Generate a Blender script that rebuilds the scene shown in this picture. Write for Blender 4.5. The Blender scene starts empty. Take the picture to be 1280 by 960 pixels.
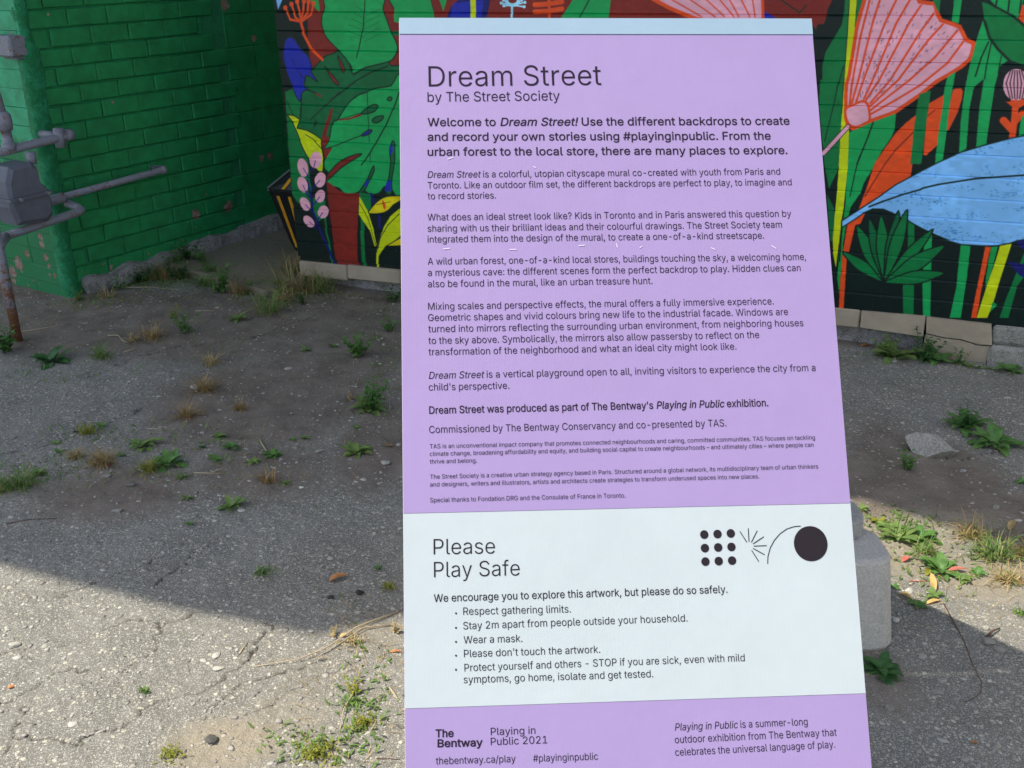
import bpy, math, random
import numpy as np
from mathutils import Vector, Matrix
from mathutils.geometry import delaunay_2d_cdt
random.seed(7); rng = np.random.default_rng(7)
SC = bpy.context.scene; COL = SC.collection; D = bpy.data

# ------------------------------------------------------------------ camera
F, PITCH, ROLL, CAMH = 1342.0, 0.3905, -0.0185, 1.55
cp, sp, cr, sr = math.cos(PITCH), math.sin(PITCH), math.cos(ROLL), math.sin(ROLL)
FW = np.array([0, cp, -sp]); UP0 = np.array([0, sp, cp]); RT0 = np.array([1., 0, 0])
RT = RT0*cr + UP0*sr; UP = UP0*cr - RT0*sr; CAMP = np.array([0, 0, CAMH])
cam = D.cameras.new('camera'); cam.sensor_width = 36; cam.lens = 36*F/1280; cam.clip_start = .05; cam.clip_end = 500
camo = D.objects.new('camera', cam); COL.objects.link(camo)
m = Matrix.Identity(4)
for i in range(3):
    m[i][0], m[i][1], m[i][2], m[i][3] = RT[i], UP[i], -FW[i], CAMP[i]
camo.matrix_world = m; SC.camera = camo
# ------------------------------------------------------------------ light
SUN = Vector((-.4625, -.195, .865)).normalized()
W_ = D.worlds.new('World'); SC.world = W_; W_.use_nodes = True
nt = W_.node_tree; sky = nt.nodes.new('ShaderNodeTexSky'); sky.sky_type = 'NISHITA'; sky.sun_disc = False
sky.sun_elevation = math.asin(SUN.z); sky.sun_rotation = math.atan2(SUN.x, SUN.y); sky.dust_density = 2.0
nt.links.new(sky.outputs[0], nt.nodes['Background'].inputs[0]); nt.nodes['Background'].inputs[1].default_value = .15
sl = D.lights.new('sun', 'SUN'); sl.energy = 3.0; sl.angle = math.radians(.53); sl.color = (1, .94, .82)
so = D.objects.new('sun', sl); COL.objects.link(so); so.rotation_euler = SUN.to_track_quat('Z', 'Y').to_euler(); so.location = (-6, -3, 12)
SC.view_settings.view_transform = 'Standard'; SC.view_settings.look = 'None'
SC.view_settings.exposure = 0.98; SC.view_settings.gamma = 1

# ------------------------------------------------------------------ helpers
def ray(x, y): return FW + RT*(x-640)/F - UP*(y-480)/F
def G(x, y, z=0.):                       # point on the ground under that line of sight
    d = ray(x, y); return CAMP + d*(z-CAMH)/d[2]
def onplane(x, y, n, k):
    d = ray(x, y); return CAMP + d*(k-CAMP@n)/(d@n)
def pxm(P): return float((np.array(P)-CAMP)@FW)/F      # metres per pixel at a point
def lin(c):
    c = np.array(c, float)/255; return np.where(c <= .04045, c/12.92, ((c+.055)/1.055)**2.4)

def link(o, parent=None):
    COL.objects.link(o)
    if parent is not None: o.parent = parent
    return o
def mesh_obj(name, V, Fc, mat, parent=None, smooth=False, mats=None, mi=None):
    me = D.meshes.new(name); me.from_pydata([tuple(map(float, v)) for v in V], [], [tuple(map(int, f)) for f in Fc])
    for mm in (mats or [mat]): me.materials.append(mm)
    if mi is not None: me.polygons.foreach_set('material_index', np.array(mi, dtype=np.int32))
    if smooth: me.polygons.foreach_set('use_smooth', np.ones(len(me.polygons), dtype=bool))
    me.update(); return link(D.objects.new(name, me), parent)
def thing(name, label, cat, loc=(0, 0, 0), rotz=0, group=None):
    o = D.objects.new(name, None); o.empty_display_size = .1; o.location = loc; o.rotation_euler = (0, 0, rotz)
    tag(o, label, cat, group); return link(o)
def tag(o, label=None, cat=None, group=None, kind=None):
    if label: o['label'] = label
    if cat: o['category'] = cat
    if group: o['group'] = group
    if kind: o['kind'] = kind
    return o
class MB:                                 # collects shapes for one mesh
    def __init__(s): s.V = []; s.F = []; s.n = 0
    def add(s, V, Fc):
        s.V += [tuple(v) for v in V]; s.F += [tuple(i+s.n for i in f) for f in Fc]; s.n += len(V); return s
    def box(s, a, b, j=0., bev=0.):
        x0, y0, z0 = a; x1, y1, z1 = b
        if bev > 0:
            V = []
            for (X, sx) in ((x0, 1), (x1, -1)):
                for (Y, sy) in ((y0, 1), (y1, -1)):
                    for (Z, sz) in ((z0, 1), (z1, -1)):
                        V += [(X, Y+sy*bev, Z+sz*bev), (X+sx*bev, Y, Z+sz*bev), (X+sx*bev, Y+sy*bev, Z)]
            V = [(v[0]+random.uniform(-j, j), v[1]+random.uniform(-j, j), v[2]+random.uniform(-j, j)) for v in V]
            I = lambda i, k: i*3+k
            Fc = []
            for ax, q in ((0, ((0, 1, 3, 2), (4, 6, 7, 5))), (1, ((0, 4, 5, 1), (2, 3, 7, 6))), (2, ((0, 2, 6, 4), (1, 5, 7, 3)))):
                for f in q: Fc.append(tuple(I(i, ax) for i in f))
            for i in range(8):
                f = (I(i, 0), I(i, 1), I(i, 2)); Fc.append(f if bin(i).count('1') % 2 else f[::-1])
            for i in range(8):
                for b_, (k1, k2) in ((1, (0, 1)), (2, (0, 2)), (4, (1, 2))):
                    if not i & b_:
                        jx = i | b_; Fc.append((I(i, k1), I(i, k2), I(jx, k2), I(jx, k1)))
            return s.add(V, Fc)
        V = [(x, y, z) for x in (x0, x1) for y in (y0, y1) for z in (z0, z1)]
        V = [(v[0]+random.uniform(-j, j), v[1]+random.uniform(-j, j), v[2]+random.uniform(-j, j)) for v in V]
        return s.add(V, [(0, 1, 3, 2), (4, 6, 7, 5), (0, 4, 5, 1), (2, 3, 7, 6), (0, 2, 6, 4), (1, 5, 7, 3)])
    def tube(s, pts, r, n=8, cap=True):
        pts = [np.array(p, float) for p in pts]; k = len(pts); rs = r if hasattr(r, '__len__') else [r]*k
        V = []; prev = None
        for i, p in enumerate(pts):
            t = pts[min(i+1, k-1)]-pts[max(i-1, 0)]; t = t/(np.linalg.norm(t)+1e-9)
            if prev is None: prev = np.cross(t, (0, 0, 1) if abs(t[2]) < .9 else (1, 0, 0))
            u = prev-t*(prev@t); u /= np.linalg.norm(u)+1e-9; w = np.cross(t, u); prev = u
            for a in range(n): V.append(p+rs[i]*(u*math.cos(2*math.pi*a/n)+w*math.sin(2*math.pi*a/n)))
        Fc = [(i*n+a, i*n+(a+1) % n, (i+1)*n+(a+1) % n, (i+1)*n+a) for i in range(k-1) for a in range(n)]
        if cap: Fc += [tuple(range(n))[::-1], tuple((k-1)*n+a for a in range(n))]
        return s.add(V, Fc)
    def obj(s, name, mat, parent=None, smooth=False): return mesh_obj(name, s.V, s.F, mat, parent, smooth)
def bend(pts, r=.03, n=5):                # rounds the corners of a polyline
    pts = [np.array(p, float) for p in pts]; out = [pts[0]]
    for a, b, c in zip(pts, pts[1:], pts[2:]):
        u = (a-b)/np.linalg.norm(a-b); v = (c-b)/np.linalg.norm(c-b); p, q = b+u*r, b+v*r
        for i in range(n+1):
            t = i/n; out.append(p*(1-t)**2+2*b*t*(1-t)+q*t*t)
    return out+[pts[-1]]
def vnoise(x, y, s=0):                    # smooth value noise
    xi = np.floor(x).astype(np.int64); yi = np.floor(y).astype(np.int64); fx = x-xi; fy = y-yi
    fx = fx*fx*(3-2*fx); fy = fy*fy*(3-2*fy)
    def h(a, b):
        q = (a*374761393+b*668265263+s*2147483647) & 0xffffffff; q = ((q ^ (q >> 13))*1274126177) & 0xffffffff
        return ((q ^ (q >> 16)) & 0xffff)/65535.
    return (h(xi, yi)*(1-fx)+h(xi+1, yi)*fx)*(1-fy)+(h(xi, yi+1)*(1-fx)+h(xi+1, yi+1)*fx)*fy

# ------------------------------------------------------------------ node materials
class N:
    def __init__(s, name, rough=.8, spec=.3):
        s.m = D.materials.new(name); s.m.use_nodes = True; s.t = s.m.node_tree; s.b = s.t.nodes['Principled BSDF']
        s.b.inputs['Roughness'].default_value = rough; s.b.inputs['Specular IOR Level'].default_value = spec
        s.pos = s.new('ShaderNodeNewGeometry').outputs['Position']; s.h = None
    def new(s, t, **k):
        n = s.t.nodes.new(t)
        for a, b in k.items(): setattr(n, a, b)
        return n
    def put(s, inp, v):
        if hasattr(v, 'is_output'): s.t.links.new(v, inp)
        else:
            if hasattr(v, '__len__') and len(v) == 3 and len(inp.default_value) == 4: v = (*v, 1)
            inp.default_value = v
    def noise(s, scale, detail=4, rough=.6, vec=None, col=False):
        n = s.new('ShaderNodeTexNoise'); s.put(n.inputs['Vector'], vec or s.pos); n.inputs['Scale'].default_value = scale
        n.inputs['Detail'].default_value = detail; n.inputs['Roughness'].default_value = rough
        return n.outputs['Color' if col else 'Fac']
    def vor(s, scale, feat='F1', vec=None, out='Distance'):
        n = s.new('ShaderNodeTexVoronoi', feature=feat); s.put(n.inputs['Vector'], vec or s.pos); n.inputs['Scale'].default_value = scale
        return n.outputs if out is None else n.outputs[out]
    def ramp(s, v, a, b, c0=(0, 0, 0), c1=(1, 1, 1)):
        n = s.new('ShaderNodeMapRange'); s.put(n.inputs[0], v); n.inputs[1].default_value = a; n.inputs[2].default_value = b; return n.outputs[0]
    def math(s, op, a, b=0.):
        n = s.new('ShaderNodeMath', operation=op); s.put(n.inputs[0], a); s.put(n.inputs[1], b); return n.outputs[0]
    def mix(s, f, a, b, mode='MIX'):
        n = s.new('ShaderNodeMix', data_type='RGBA', blend_type=mode); s.put(n.inputs[0], f); s.put(n.inputs[6], a); s.put(n.inputs[7], b); return n.outputs[2]
    def attr(s, name): return s.new('ShaderNodeAttribute', attribute_name=name).outputs['Fac']
    def sep(s, v):
        n = s.new('ShaderNodeSeparateXYZ'); s.put(n.inputs[0], v); return n.outputs
    def bump(s, h, dist=.002, st=1.):
        n = s.new('ShaderNodeBump'); s.put(n.inputs['Height'], h); n.inputs['Distance'].default_value = dist; n.inputs['Strength'].default_value = st
        s.t.links.new(n.outputs[0], s.b.inputs['Normal']); return s
    def col(s, c): s.put(s.b.inputs['Base Color'], c); return s
def simple(name, c, rough=.8, var=.15, scale=30, bump=.001, bs=200, spec=.3, metal=0.):
    n = N(name, rough, spec); c = np.array(c); f = n.noise(scale)
    n.col(n.mix(n.ramp(f, .3, .7), tuple(c*(1-var)), tuple(np.minimum(c*(1+var), .95))))
    n.b.inputs['Metallic'].default_value = metal
    if bump: n.bump(n.noise(bs, 5), bump)
    return n.m

def spots(n, pts):                        # union of soft round marks at fixed places: [(point, radius)]
    out = None
    for P, r in pts:
        d = n.new('ShaderNodeVectorMath', operation='DISTANCE'); n.put(d.inputs[0], n.pos); d.inputs[1].default_value = tuple(P)
        v = n.math('SUBTRACT', 1., n.math('DIVIDE', d.outputs['Value'], r))
        out = v if out is None else n.math('MAXIMUM', out, v)
    return n.math('MAXIMUM', out, 0.)

# ------------------------------------------------------------------ the two walls: frames measured off the place
MA, MD, GA, GD = -.388, 4.3296, .9707, 4.5708
MN = np.array([-math.sin(MA), math.cos(MA), 0]); MV = np.array([math.cos(MA), math.sin(MA), 0])
GN = np.array([-math.sin(GA), math.cos(GA), 0]); GV = np.array([math.cos(GA), math.sin(GA), 0])
MC = onplane(374, 332, MN, MD); MC[2] = 0; GC = onplane(88, 368, GN, GD); GC[2] = 0
def mpx(x, y): P = onplane(x, y, MN, MD); return float((P-MC)@MV), float(P[2])
def gpx(x, y, off=0.): return onplane(x, y, GN, GD-off)       # world point, off metres in front of the green wall

# ------------------------------------------------------------------ mural paint, drawn by the script into a generated image
def make_mural():
    RES = 400; SL, ZL = 4.0, 2.0; w, h = int(SL*RES), int(ZL*RES)
    A = np.zeros((h, w, 3), np.float32)
    C = dict(bg=(4, 24, 20), mid=(0, 108, 52), grn=(12, 148, 74), grn2=(14, 140, 62), dk=(0, 92, 48), dk2=(0, 80, 44), mar=(118, 32, 24), yel=(184, 196, 8), yel2=(206, 188, 10),
             pink=(216, 156, 168), org=(214, 72, 22), blu=(24, 38, 150), lb=(118, 176, 222), nav=(16, 20, 92), out=(6, 36, 24), pale=(150, 210, 226), ink=(24, 20, 30), vio=(60, 40, 130))
    A[:] = lin(C['bg']); FM = [None]; C['sb'] = (62, 132, 184); C['fl'] = (120, 84, 104)
    def fill(P, col, raw=False):
        P = np.array([p if raw else mpx(*p) for p in P])*RES; x0, y0 = np.floor(P.min(0)).astype(int)-1; x1, y1 = np.ceil(P.max(0)).astype(int)+1
        x0, y0 = max(x0, 0), max(y0, 0); x1, y1 = min(x1, w), min(y1, h)
        if x1 <= x0 or y1 <= y0: return
        cov = np.zeros((y1-y0, x1-x0), np.float32)
        for ox, oy in ((.25, .25), (.75, .25), (.25, .75), (.75, .75)):
            X, Y = np.meshgrid(np.arange(x0, x1)+ox, np.arange(y0, y1)+oy); ins = np.zeros(X.shape, bool)
            for a, b in zip(P, np.roll(P, -1, 0)):
                if a[1] == b[1]: continue
                ins ^= ((a[1] > Y) != (b[1] > Y)) & (X < (b[0]-a[0])*(Y-a[1])/(b[1]-a[1])+a[0])
            cov += ins*.25
        c = lin(C[col]); A[y0:y1, x0:x1] = A[y0:y1, x0:x1]*(1-cov[..., None])+c*cov[..., None]
    def line(P, wd, col, raw=False, mask=False):      # wd in photo pixels (or metres when raw)
        Q = [np.array(p if raw else mpx(*p)) for p in P]; r = wd/2 if raw else wd/2*.0037
        for a, b in zip(Q, Q[1:]):
            lo = np.floor((np.minimum(a, b)-r)*RES).astype(int)-1; hi = np.ceil((np.maximum(a, b)+r)*RES).astype(int)+2
            lo = np.maximum(lo, 0); hi = np.minimum(hi, (w, h))
            if (hi <= lo).any(): continue
            X, Y = np.meshgrid((np.arange(lo[0], hi[0])+.5)/RES, (np.arange(lo[1], hi[1])+.5)/RES); d = b-a; L = d@d+1e-12
            t = np.clip(((X-a[0])*d[0]+(Y-a[1])*d[1])/L, 0, 1); dist = np.hypot(X-a[0]-t*d[0], Y-a[1]-t*d[1])
            cov = np.clip((r-dist)*RES+.5, 0, 1)[..., None]; c = lin(C[col]); cov = cov*FM[0][lo[1]:hi[1], lo[0]:hi[0], None] if mask else cov; s = A[lo[1]:hi[1], lo[0]:hi[0]]; s[:] = s*(1-cov)+c*cov
    def sm(P, n=4):                        # closed Catmull-Rom
        P = np.array(P, float); o = []
        for i in range(len(P)):
            a, b, c, d = P[i-1], P[i], P[(i+1) % len(P)], P[(i+2) % len(P)]
            for k in range(n):
                t = k/n; o.append(.5*(2*b+(c-a)*t+(2*a-5*b+4*c-d)*t*t+(-a+3*b-3*c+d)*t**3))
        return o
    def c(o, *v):                          # crop coordinates -> photo pixels
        ox, oy, s = o; return [(ox+v[i]/s, oy+v[i+1]/s) for i in range(0, len(v), 2)]
    def shape(P, col, outline=None, lw=1.6, smooth=True):
        Q = sm(P) if smooth else P; fill(Q, col)
        if outline: line(list(Q)+[Q[0]], lw, outline)
    def ell(o, x, y, rx, ry, rot, col, outline=None, lw=1.2):
        Q = []
        for k in range(20):
            a = k*math.pi/10; u, v = rx*math.cos(a), ry*math.sin(a); Q.append((x+u*math.cos(rot)-v*math.sin(rot), y+u*math.sin(rot)+v*math.cos(rot)))
        Q = [(o[0]+q[0]/o[2], o[1]+q[1]/o[2]) for q in Q]; fill(Q, col)
        if outline: line(Q+[Q[0]], lw, outline)
    L1, L2, L3 = (340, 0, 7.742), (340, 115, 7.742), (340, 230, 7.742)
    s9 = 9.143; R1, R2, R3, R4, R5, R6, R7, R8 = (1010, 0, s9), (1140, 0, s9), (1010, 100, s9), (1140, 100, s9), (1010, 195, s9), (1140, 195, s9), (1010, 290, s9), (1140, 290, s9)
    # the parts of the mural the sign and the frame hide: the same jungle goes on
    r = random.Random(3)
    for k in range(46):
        s0, z0 = r.uniform(.5, 4), r.uniform(.25, 2.0)
        if k < 23: s0 = r.uniform(.6, 2.3); z0 = r.uniform(.3, 1.35)
        L, a, wd = r.uniform(.3, .7), r.uniform(.6, 2.6), r.uniform(.05, .11)
        if z0 < 1.33 and (s0 < .55 or s0 > 2.3): continue
        d = np.array([math.cos(a), math.sin(a)]); q = np.array([-d[1], d[0]]); P = []
        for t, ww in ((0, .02), (.25, .8), (.5, 1), (.75, .7), (1, 0), (.75, -.7), (.5, -1), (.25, -.8)): P.append(np.array([s0, z0])+d*L*t+q*wd*ww)
        fill(sm(P), r.choice(['mid', 'grn', 'dk', 'grn2', 'mar', 'org', 'lb', 'mid', 'yel', 'grn']), raw=True); line([(s0, z0), tuple(np.array([s0, z0])+d*L)], .008, 'out', raw=True)
    fill([(340, -6), (505, -6), (505, 352), (374, 345)], 'bg'); fill([(1008, -8), (1290, -8), (1290, 412), (1045, 400)], 'bg'); fill([(490, -6), (1030, -6), (1030, 30), (490, 30)], 'mar')
    # ---- left
    fill(c(L1, 340, -40, 1290, -40, 1290, 660, 380, 660, 350, 400, 345, 80), 'mar')
    fill(c(L1, 40, -20, 110, -20, 60, 90), 'lb'); fill(c(L1, 370, -10, 450, -10, 462, 120, 400, 60), 'grn2')
    fill(c(L2, 130, 0, 250, -60, 300, 90, 270, 260, 350, 640, 380, 960, 200, 960, 160, 500), 'mid')
    fill(c(L3, 190, 0, 380, 0, 380, 190, 250, 180, 200, 100), 'mid')
    shape(c(L1, 1110, -40, 1290, -40, 1290, 200, 1240, 170, 1180, 80), 'grn', 'out', smooth=False)
    fill(c(L1, 1150, 300, 1250, 300, 1250, 348, 1165, 345), 'dk')
    shape(c(L1, 310, 830, 330, 745, 385, 680, 440, 620, 520, 545, 600, 515, 650, 490, 730, 570, 790, 715, 900, 655, 1110, 600, 1150, 635, 1250, 650, 1250, 830, 1100, 890, 900, 900, 760, 1000, 640, 1150, 590, 1210, 560, 1330, 500, 1340, 470, 1350, 340, 1265, 240, 1250, 272, 1150, 285, 1000, 290, 900), 'dk', 'out')
    shape(c(L1, 150, 365, 120, 420, 112, 560, 140, 680, 190, 820, 240, 940, 275, 980, 290, 905, 340, 870, 430, 905, 330, 850, 312, 820, 320, 760, 345, 730, 440, 790, 385, 700, 385, 640, 350, 540, 280, 470, 230, 390, 190, 360), 'blu', 'out')
    line(c(L1, 200, 580, 250, 690, 330, 780), 1.4, 'nav')
    fill(c(L1, 425, 895, 490, 930, 470, 940, 430, 915), 'mar')
    shape(c(L1, 510, 645, 560, 690, 640, 800, 630, 825, 580, 770, 540, 690), 'mar', 'out'); shape(c(L1, 640, 540, 670, 590, 705, 670, 690, 700, 655, 620), 'mar', 'out')
    shape(c(L1, 550, -40, 510, 70, 485, 180, 490, 270, 530, 360, 600, 440, 650, 490, 720, 570, 770, 650, 792, 712, 900, 655, 1120, 600, 1180, 560, 1215, 480, 1200, 400, 1150, 300, 1110, 180, 1075, 90, 1050, -40), 'grn', 'out')
    line(c(L1, 905, -30, 885, 260, 850, 430, 820, 560), 1.5, 'out'); line(c(L1, 1120, 640, 960, 700, 800, 790, 680, 890, 580, 960), 1.8, 'out'); line(c(L2, 660, 0, 490, 160, 370, 270), 1.4, 'out')
    for k in range(5): a = .5+k*.22; line(c(L1, 900, 120+60*k, 900-170*math.sin(a), 60+60*k), .7, 'dk'); line(c(L1, 895, 160+60*k, 895+150, 90+60*k), .6, 'dk')
    # orange umbel
    line(c(L1, 280, 215, 310, 330, 380, 470, 490, 575), 3.6, 'org')
    for hx, hy, mx, my in ((130, 75, 180, 190), (190, 40, 230, 170), (245, 15, 270, 130), (310, 10, 300, 120), (355, 15, 340, 130), (400, 35, 380, 140)):
        line(c(L1, hx, hy, mx, my, 285, 210), 2.6, 'org'); ell(L1, hx, hy, 20, 24, 0, 'org')
    # bright monstera
    shape(c(L2, 905, 5, 1000, -35, 1150, -60, 1250, -120, 1250, 960, 1240, 1050, 1180, 975, 1150, 925, 1090, 915, 1040, 975, 960, 990, 900, 955, 880, 915, 850, 960, 780, 985, 700, 980, 650, 930, 560, 905, 532, 870, 545, 780, 510, 740, 515, 640, 575, 545, 505, 553, 550, 470, 590, 300, 640, 262, 740, 110, 830, 35), 'grn', 'out')
    fill(c(L2, 570, 165, 592, 150, 580, 230, 555, 300, 525, 420, 555, 445, 510, 545, 580, 548, 515, 660, 500, 560, 478, 460, 520, 300), 'mar')
    shape(c(L2, 870, 598, 760, 620, 650, 680, 570, 760, 528, 815, 540, 850, 610, 790, 690, 720, 790, 655), 'mar', 'out')
    fill(c(L2, 630, 268, 750, 250, 865, 203, 865, 232, 750, 268, 650, 278), 'mar'); line(c(L2, 640, 268, 870, 200), .9, 'out')
    shape(c(L2, 865, 205, 940, 140, 1000, 122, 1025, 140, 990, 190, 900, 212), 'dk', 'out'); shape(c(L2, 970, 275, 1010, 240, 1080, 232, 1060, 275, 1000, 300), 'dk', 'out'); ell(L2, 1140, 66, 26, 18, -.4, 'dk', 'out')
    line(c(L2, 505, 553, 640, 510, 760, 460, 880, 415), 1.3, 'out'); shape(c(L2, 865, 420, 930, 370, 970, 370, 950, 400, 900, 422), 'blu', 'out')
    line(c(L2, 1235, 0, 1180, 150, 1100, 330, 1020, 470, 950, 590, 868, 705), 1.8, 'out'); line(c(L2, 922, 0, 930, 200, 942, 480), 1.1, 'out'); line(c(L2, 948, 590, 955, 680), 1, 'out')
    shape(c(L2, 1165, 478, 1190, 510, 1185, 700, 1160, 840, 1160, 980, 1100, 970, 1130, 830, 1148, 690, 1140, 560), 'dk', 'out'); fill(c(L2, 1160, 485, 1172, 560, 1150, 620, 1140, 560), 'blu'); fill(c(L2, 1110, 870, 1155, 850, 1150, 960, 1090, 960), 'blu')
    shape(c(L2, 980, 720, 990, 760, 950, 850, 890, 960, 850, 960, 915, 860), 'dk', 'out'); fill(c(L2, 920, 850, 945, 855, 915, 920, 895, 910), 'blu'); fill(c(L2, 420, 270, 440, 290, 415, 345, 405, 330), 'out')
    # yellow leaf
    shape(c(L2, 150, 220, 210, 226, 270, 265, 245, 350, 340, 370, 420, 415, 475, 458, 485, 560, 498, 640, 500, 720, 490, 775, 450, 768, 420, 730, 350, 640, 300, 540, 240, 380, 200, 290), 'yel', 'out', smooth=False)
    line(c(L2, 325, 410, 400, 460, 490, 560), 1.3, 'out'); line(c(L2, 150, 90, 210, 225), 1.2, 'out'); line(c(L2, 290, 100, 285, 250), 1.2, 'out')
    # trunk and stems
    fill(c(L3, 530, -30, 600, 20, 640, 60, 700, 88, 850, 92, 836, 250, 826, 500, 832, 800, 628, 800, 600, 600, 570, 350, 540, 120), 'mar')
    fill(c(L3, 845, 80, 960, 100, 960, 240, 920, 270, 850, 130), 'mid'); line(c(L3, 515, 330, 530, 480, 565, 620, 572, 790), 2.4, 'mid'); line(c(L3, 880, 300, 876, 500, 892, 800), 5.2, 'mid'); line(c(L3, 960, 100, 1040, 300, 1045, 420), 4, 'nav')
    line(c(L3, 345, -30, 375, 110, 400, 250, 430, 350, 500, 530, 560, 650, 605, 790), 3.6, 'nav')
    fill(c(L3, 400, 130, 520, 160, 500, 330, 450, 360, 400, 240), 'mid')
    for o, x, y, rx, ry, a, tx, ty in ((L2, 300, 730, 50, 90, -.2, 340, 800), (L2, 425, 657, 58, 80, .1, 405, 735), (L2, 298, 895, 48, 78, -.25, 340, 985), (L2, 468, 850, 52, 74, .2, 420, 905), (L3, 322, 193, 44, 70, -.5, 365, 245), (L3, 468, 117, 47, 62, .2, 420, 180), (L3, 497, 270, 52, 62, .25, 455, 330), (L3, 358, 362, 42, 66, -.7, 410, 405)):
        line(c(o, x, y, tx, ty, tx+(20 if x < 400 else -35), ty+30), 2, 'nav'); ell(o, x, y, rx, ry, a, 'pink'); line(c(o, x+(tx-x)*.1, y+(ty-y)*.1, tx, ty), 1.3, 'vio')
    fill(c(L3, 850, 120, 890, 190, 940, 290, 980, 430, 1012, 590, 995, 605, 960, 470, 900, 380, 840, 285), 'yel'); line(c(L3, 850, 190, 930, 330, 1005, 590), 1, 'out')
    shape(c(L3, 1290, 200, 1230, 235, 1150, 300, 1080, 410, 1035, 540, 1010, 640, 1000, 830, 1030, 830, 1038, 700, 1100, 605, 1200, 545, 1290, 470), 'yel', 'out', smooth=False); line(c(L3, 1230, 290, 1120, 400, 1050, 520, 1015, 660), 1.2, 'out'); fill(c(L3, 1120, 597, 1290, 500, 1290, 590), 'yel2')
    shape(c(L3, 935, 283, 990, 200, 1080, 130, 1180, 115, 1260, 118, 1260, 150, 1180, 200, 1130, 250, 1060, 282), 'yel2', 'out'); shape(c(L3, 1070, 150, 1100, 200, 1095, 250, 1075, 215), 'org'); line(c(L3, 1010, 200, 1150, 170), .8, 'out')
    # ---- top strip above the sign
    T1, T2 = (495, 0, 4.741), (755, 0, 4.741)
    fill(c(T1, -10, -20, 200, -20, 228, 100, 228, 160, -10, 130), 'grn'); fill(c(T1, 255, -10, 305, -10, 280, 66), 'grn'); line(c(T1, 205, -10, 222, 60), 1, 'out')
    fill(c(T1, 385, -20, 565, -20, 530, 140, 290, 140, 320, 50), 'nav'); fill(c(T1, 340, 20, 520, 0, 500, 140, 310, 140), 'blu'); line(c(T1, 457, -20, 459, 140), 6.6, 'yel')
    line(c(T1, 688, 35, 686, 140), 2.4, 'pale'); ell(T1, 692, 10, 44, 30, 0, 'pale'); ell(T1, 692, 2, 26, 18, 0, 'mar')
    for x, y in ((625, 18), (640, 2), (745, 2), (765, 14), (760, 40), (640, 34)): ell(T1, x, y, 9, 9, 0, 'pale'); line(c(T1, x, y, 690, 30), 1.4, 'pale')
    line(c(T1, 908, -20, 910, 140), 3, 'org')
    for y in (14, 56): line(c(T1, 822, y+14, 900, y+10, 985, y-4), 5, 'org')
    fill(c(T1, 1060, -20, 1275, -20, 1255, 150, 950, 150), 'grn'); line(c(T1, 1150, -10, 1090, 100), 1.4, 'out')
    fill(c(T2, 940, -20, 1210, -20, 1290, 120, 940, 130), 'mar'); fill(c(T2, 950, 66, 1015, 104, 1000, 140, 945, 140), 'blu'); line(c(T2, 1050, 0, 1160, 75, 1230, 0), 1.4, 'out')
    fill(c(T2, 280, -20, 940, -20, 944, 140, 640, 140, 500, 92, 380, 50), 'pink'); line(c(T2, 285, -10, 390, 48, 510, 98, 640, 140), 4, 'org'); line(c(T2, 938, -20, 944, 140), 3, 'org')
    for x0, x1 in ((390, 580), (500, 660), (600, 715), (680, 770), (740, 800), (810, 865), (880, 895)): line(c(T2, x0, -10, x1, 100), 1.5, 'org')
    # ---- right
    fill(c(R1, -20, -20, 285, -20, 225, 110, 195, 250, 120, 255, 90, 335, 0, 200), 'mar')
    fill(c(R1, 425, -20, 480, -20, 420, 960, 380, 1500, 150, 1400, 130, 1100, 165, 900, 165, 760, 200, 600, 300, 430, 390, 280, 415, 130), 'mid'); fill(c(R1, 560, -20, 660, -20, 590, 210, 545, 280), 'mid')
    fill(c(R3, 140, 0, 400, 0, 360, 960, 330, 1050, 240, 1240, 190, 960, 130, 300), 'mid'); line(c(R3, 350, 20, 290, 300, 190, 700), 1.2, 'out'); line(c(R1, 405, 760, 350, 960), 1.2, 'out')
    fill(c(R5, 220, 440, 300, 600, 310, 700, 285, 980, 250, 960), 'dk')
    fill(c(R3, 470, 600, 545, 560, 700, 465, 1006, 360, 990, 560, 955, 650, 850, 800, 760, 960, 740, 1010, 640, 1170, 600, 1290, 480, 1460, 430, 1470, 440, 1070), 'grn')
    line(c(R3, 750, 465, 690, 640, 560, 960), 1.7, 'out'); line(c(R5, 590, 0, 540, 180, 500, 370, 480, 460), 1.3, 'out')
    fill(c(R5, 430, 540, 485, 590, 440, 760, 400, 1000, 385, 1250, 355, 1560, 335, 1400, 350, 1200, 380, 900, 400, 760), 'grn2'); line(c(R5, 415, 560, 390, 800, 360, 1200), 1.6, 'bg')
    fill(c(R1, 475, -20, 557, -20, 525, 440, 500, 720, 455, 960, 450, 1300, 440, 1400, 470, 1480, 462, 1700, 455, 1880, 412, 2330, 380, 2540, 350, 2800, 318, 3050, 290, 2900, 285, 2720, 345, 2050, 372, 1560, 388, 1300, 412, 900, 425, 700, 455, 350), 'yel')
    line(c(R1, 476, -20, 450, 400, 412, 900, 385, 1300), 1, 'out')
    fan = c(R1, 665, -60, 600, 160, 555, 330, 520, 560, 470, 860, 440, 960, 432, 1100, 432, 1340, 455, 1430, 510, 1465, 560, 1450, 700, 1385, 1000, 1275, 1280, 1080)+c(R2, 280, 930, 440, 840, 560, 762, 655, 680, 690, 590, 705, 495, 615, 455, 575, 370, 540, 305, 470, 278, 330, 232, 290, 160, 262, 45, 180, 35, 85, 20, 60, -40)
    shape(fan, 'pink', 'org', 3.6, smooth=False); FM[0] = np.abs(A-lin(C['pink'])).sum(-1) < .02
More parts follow.
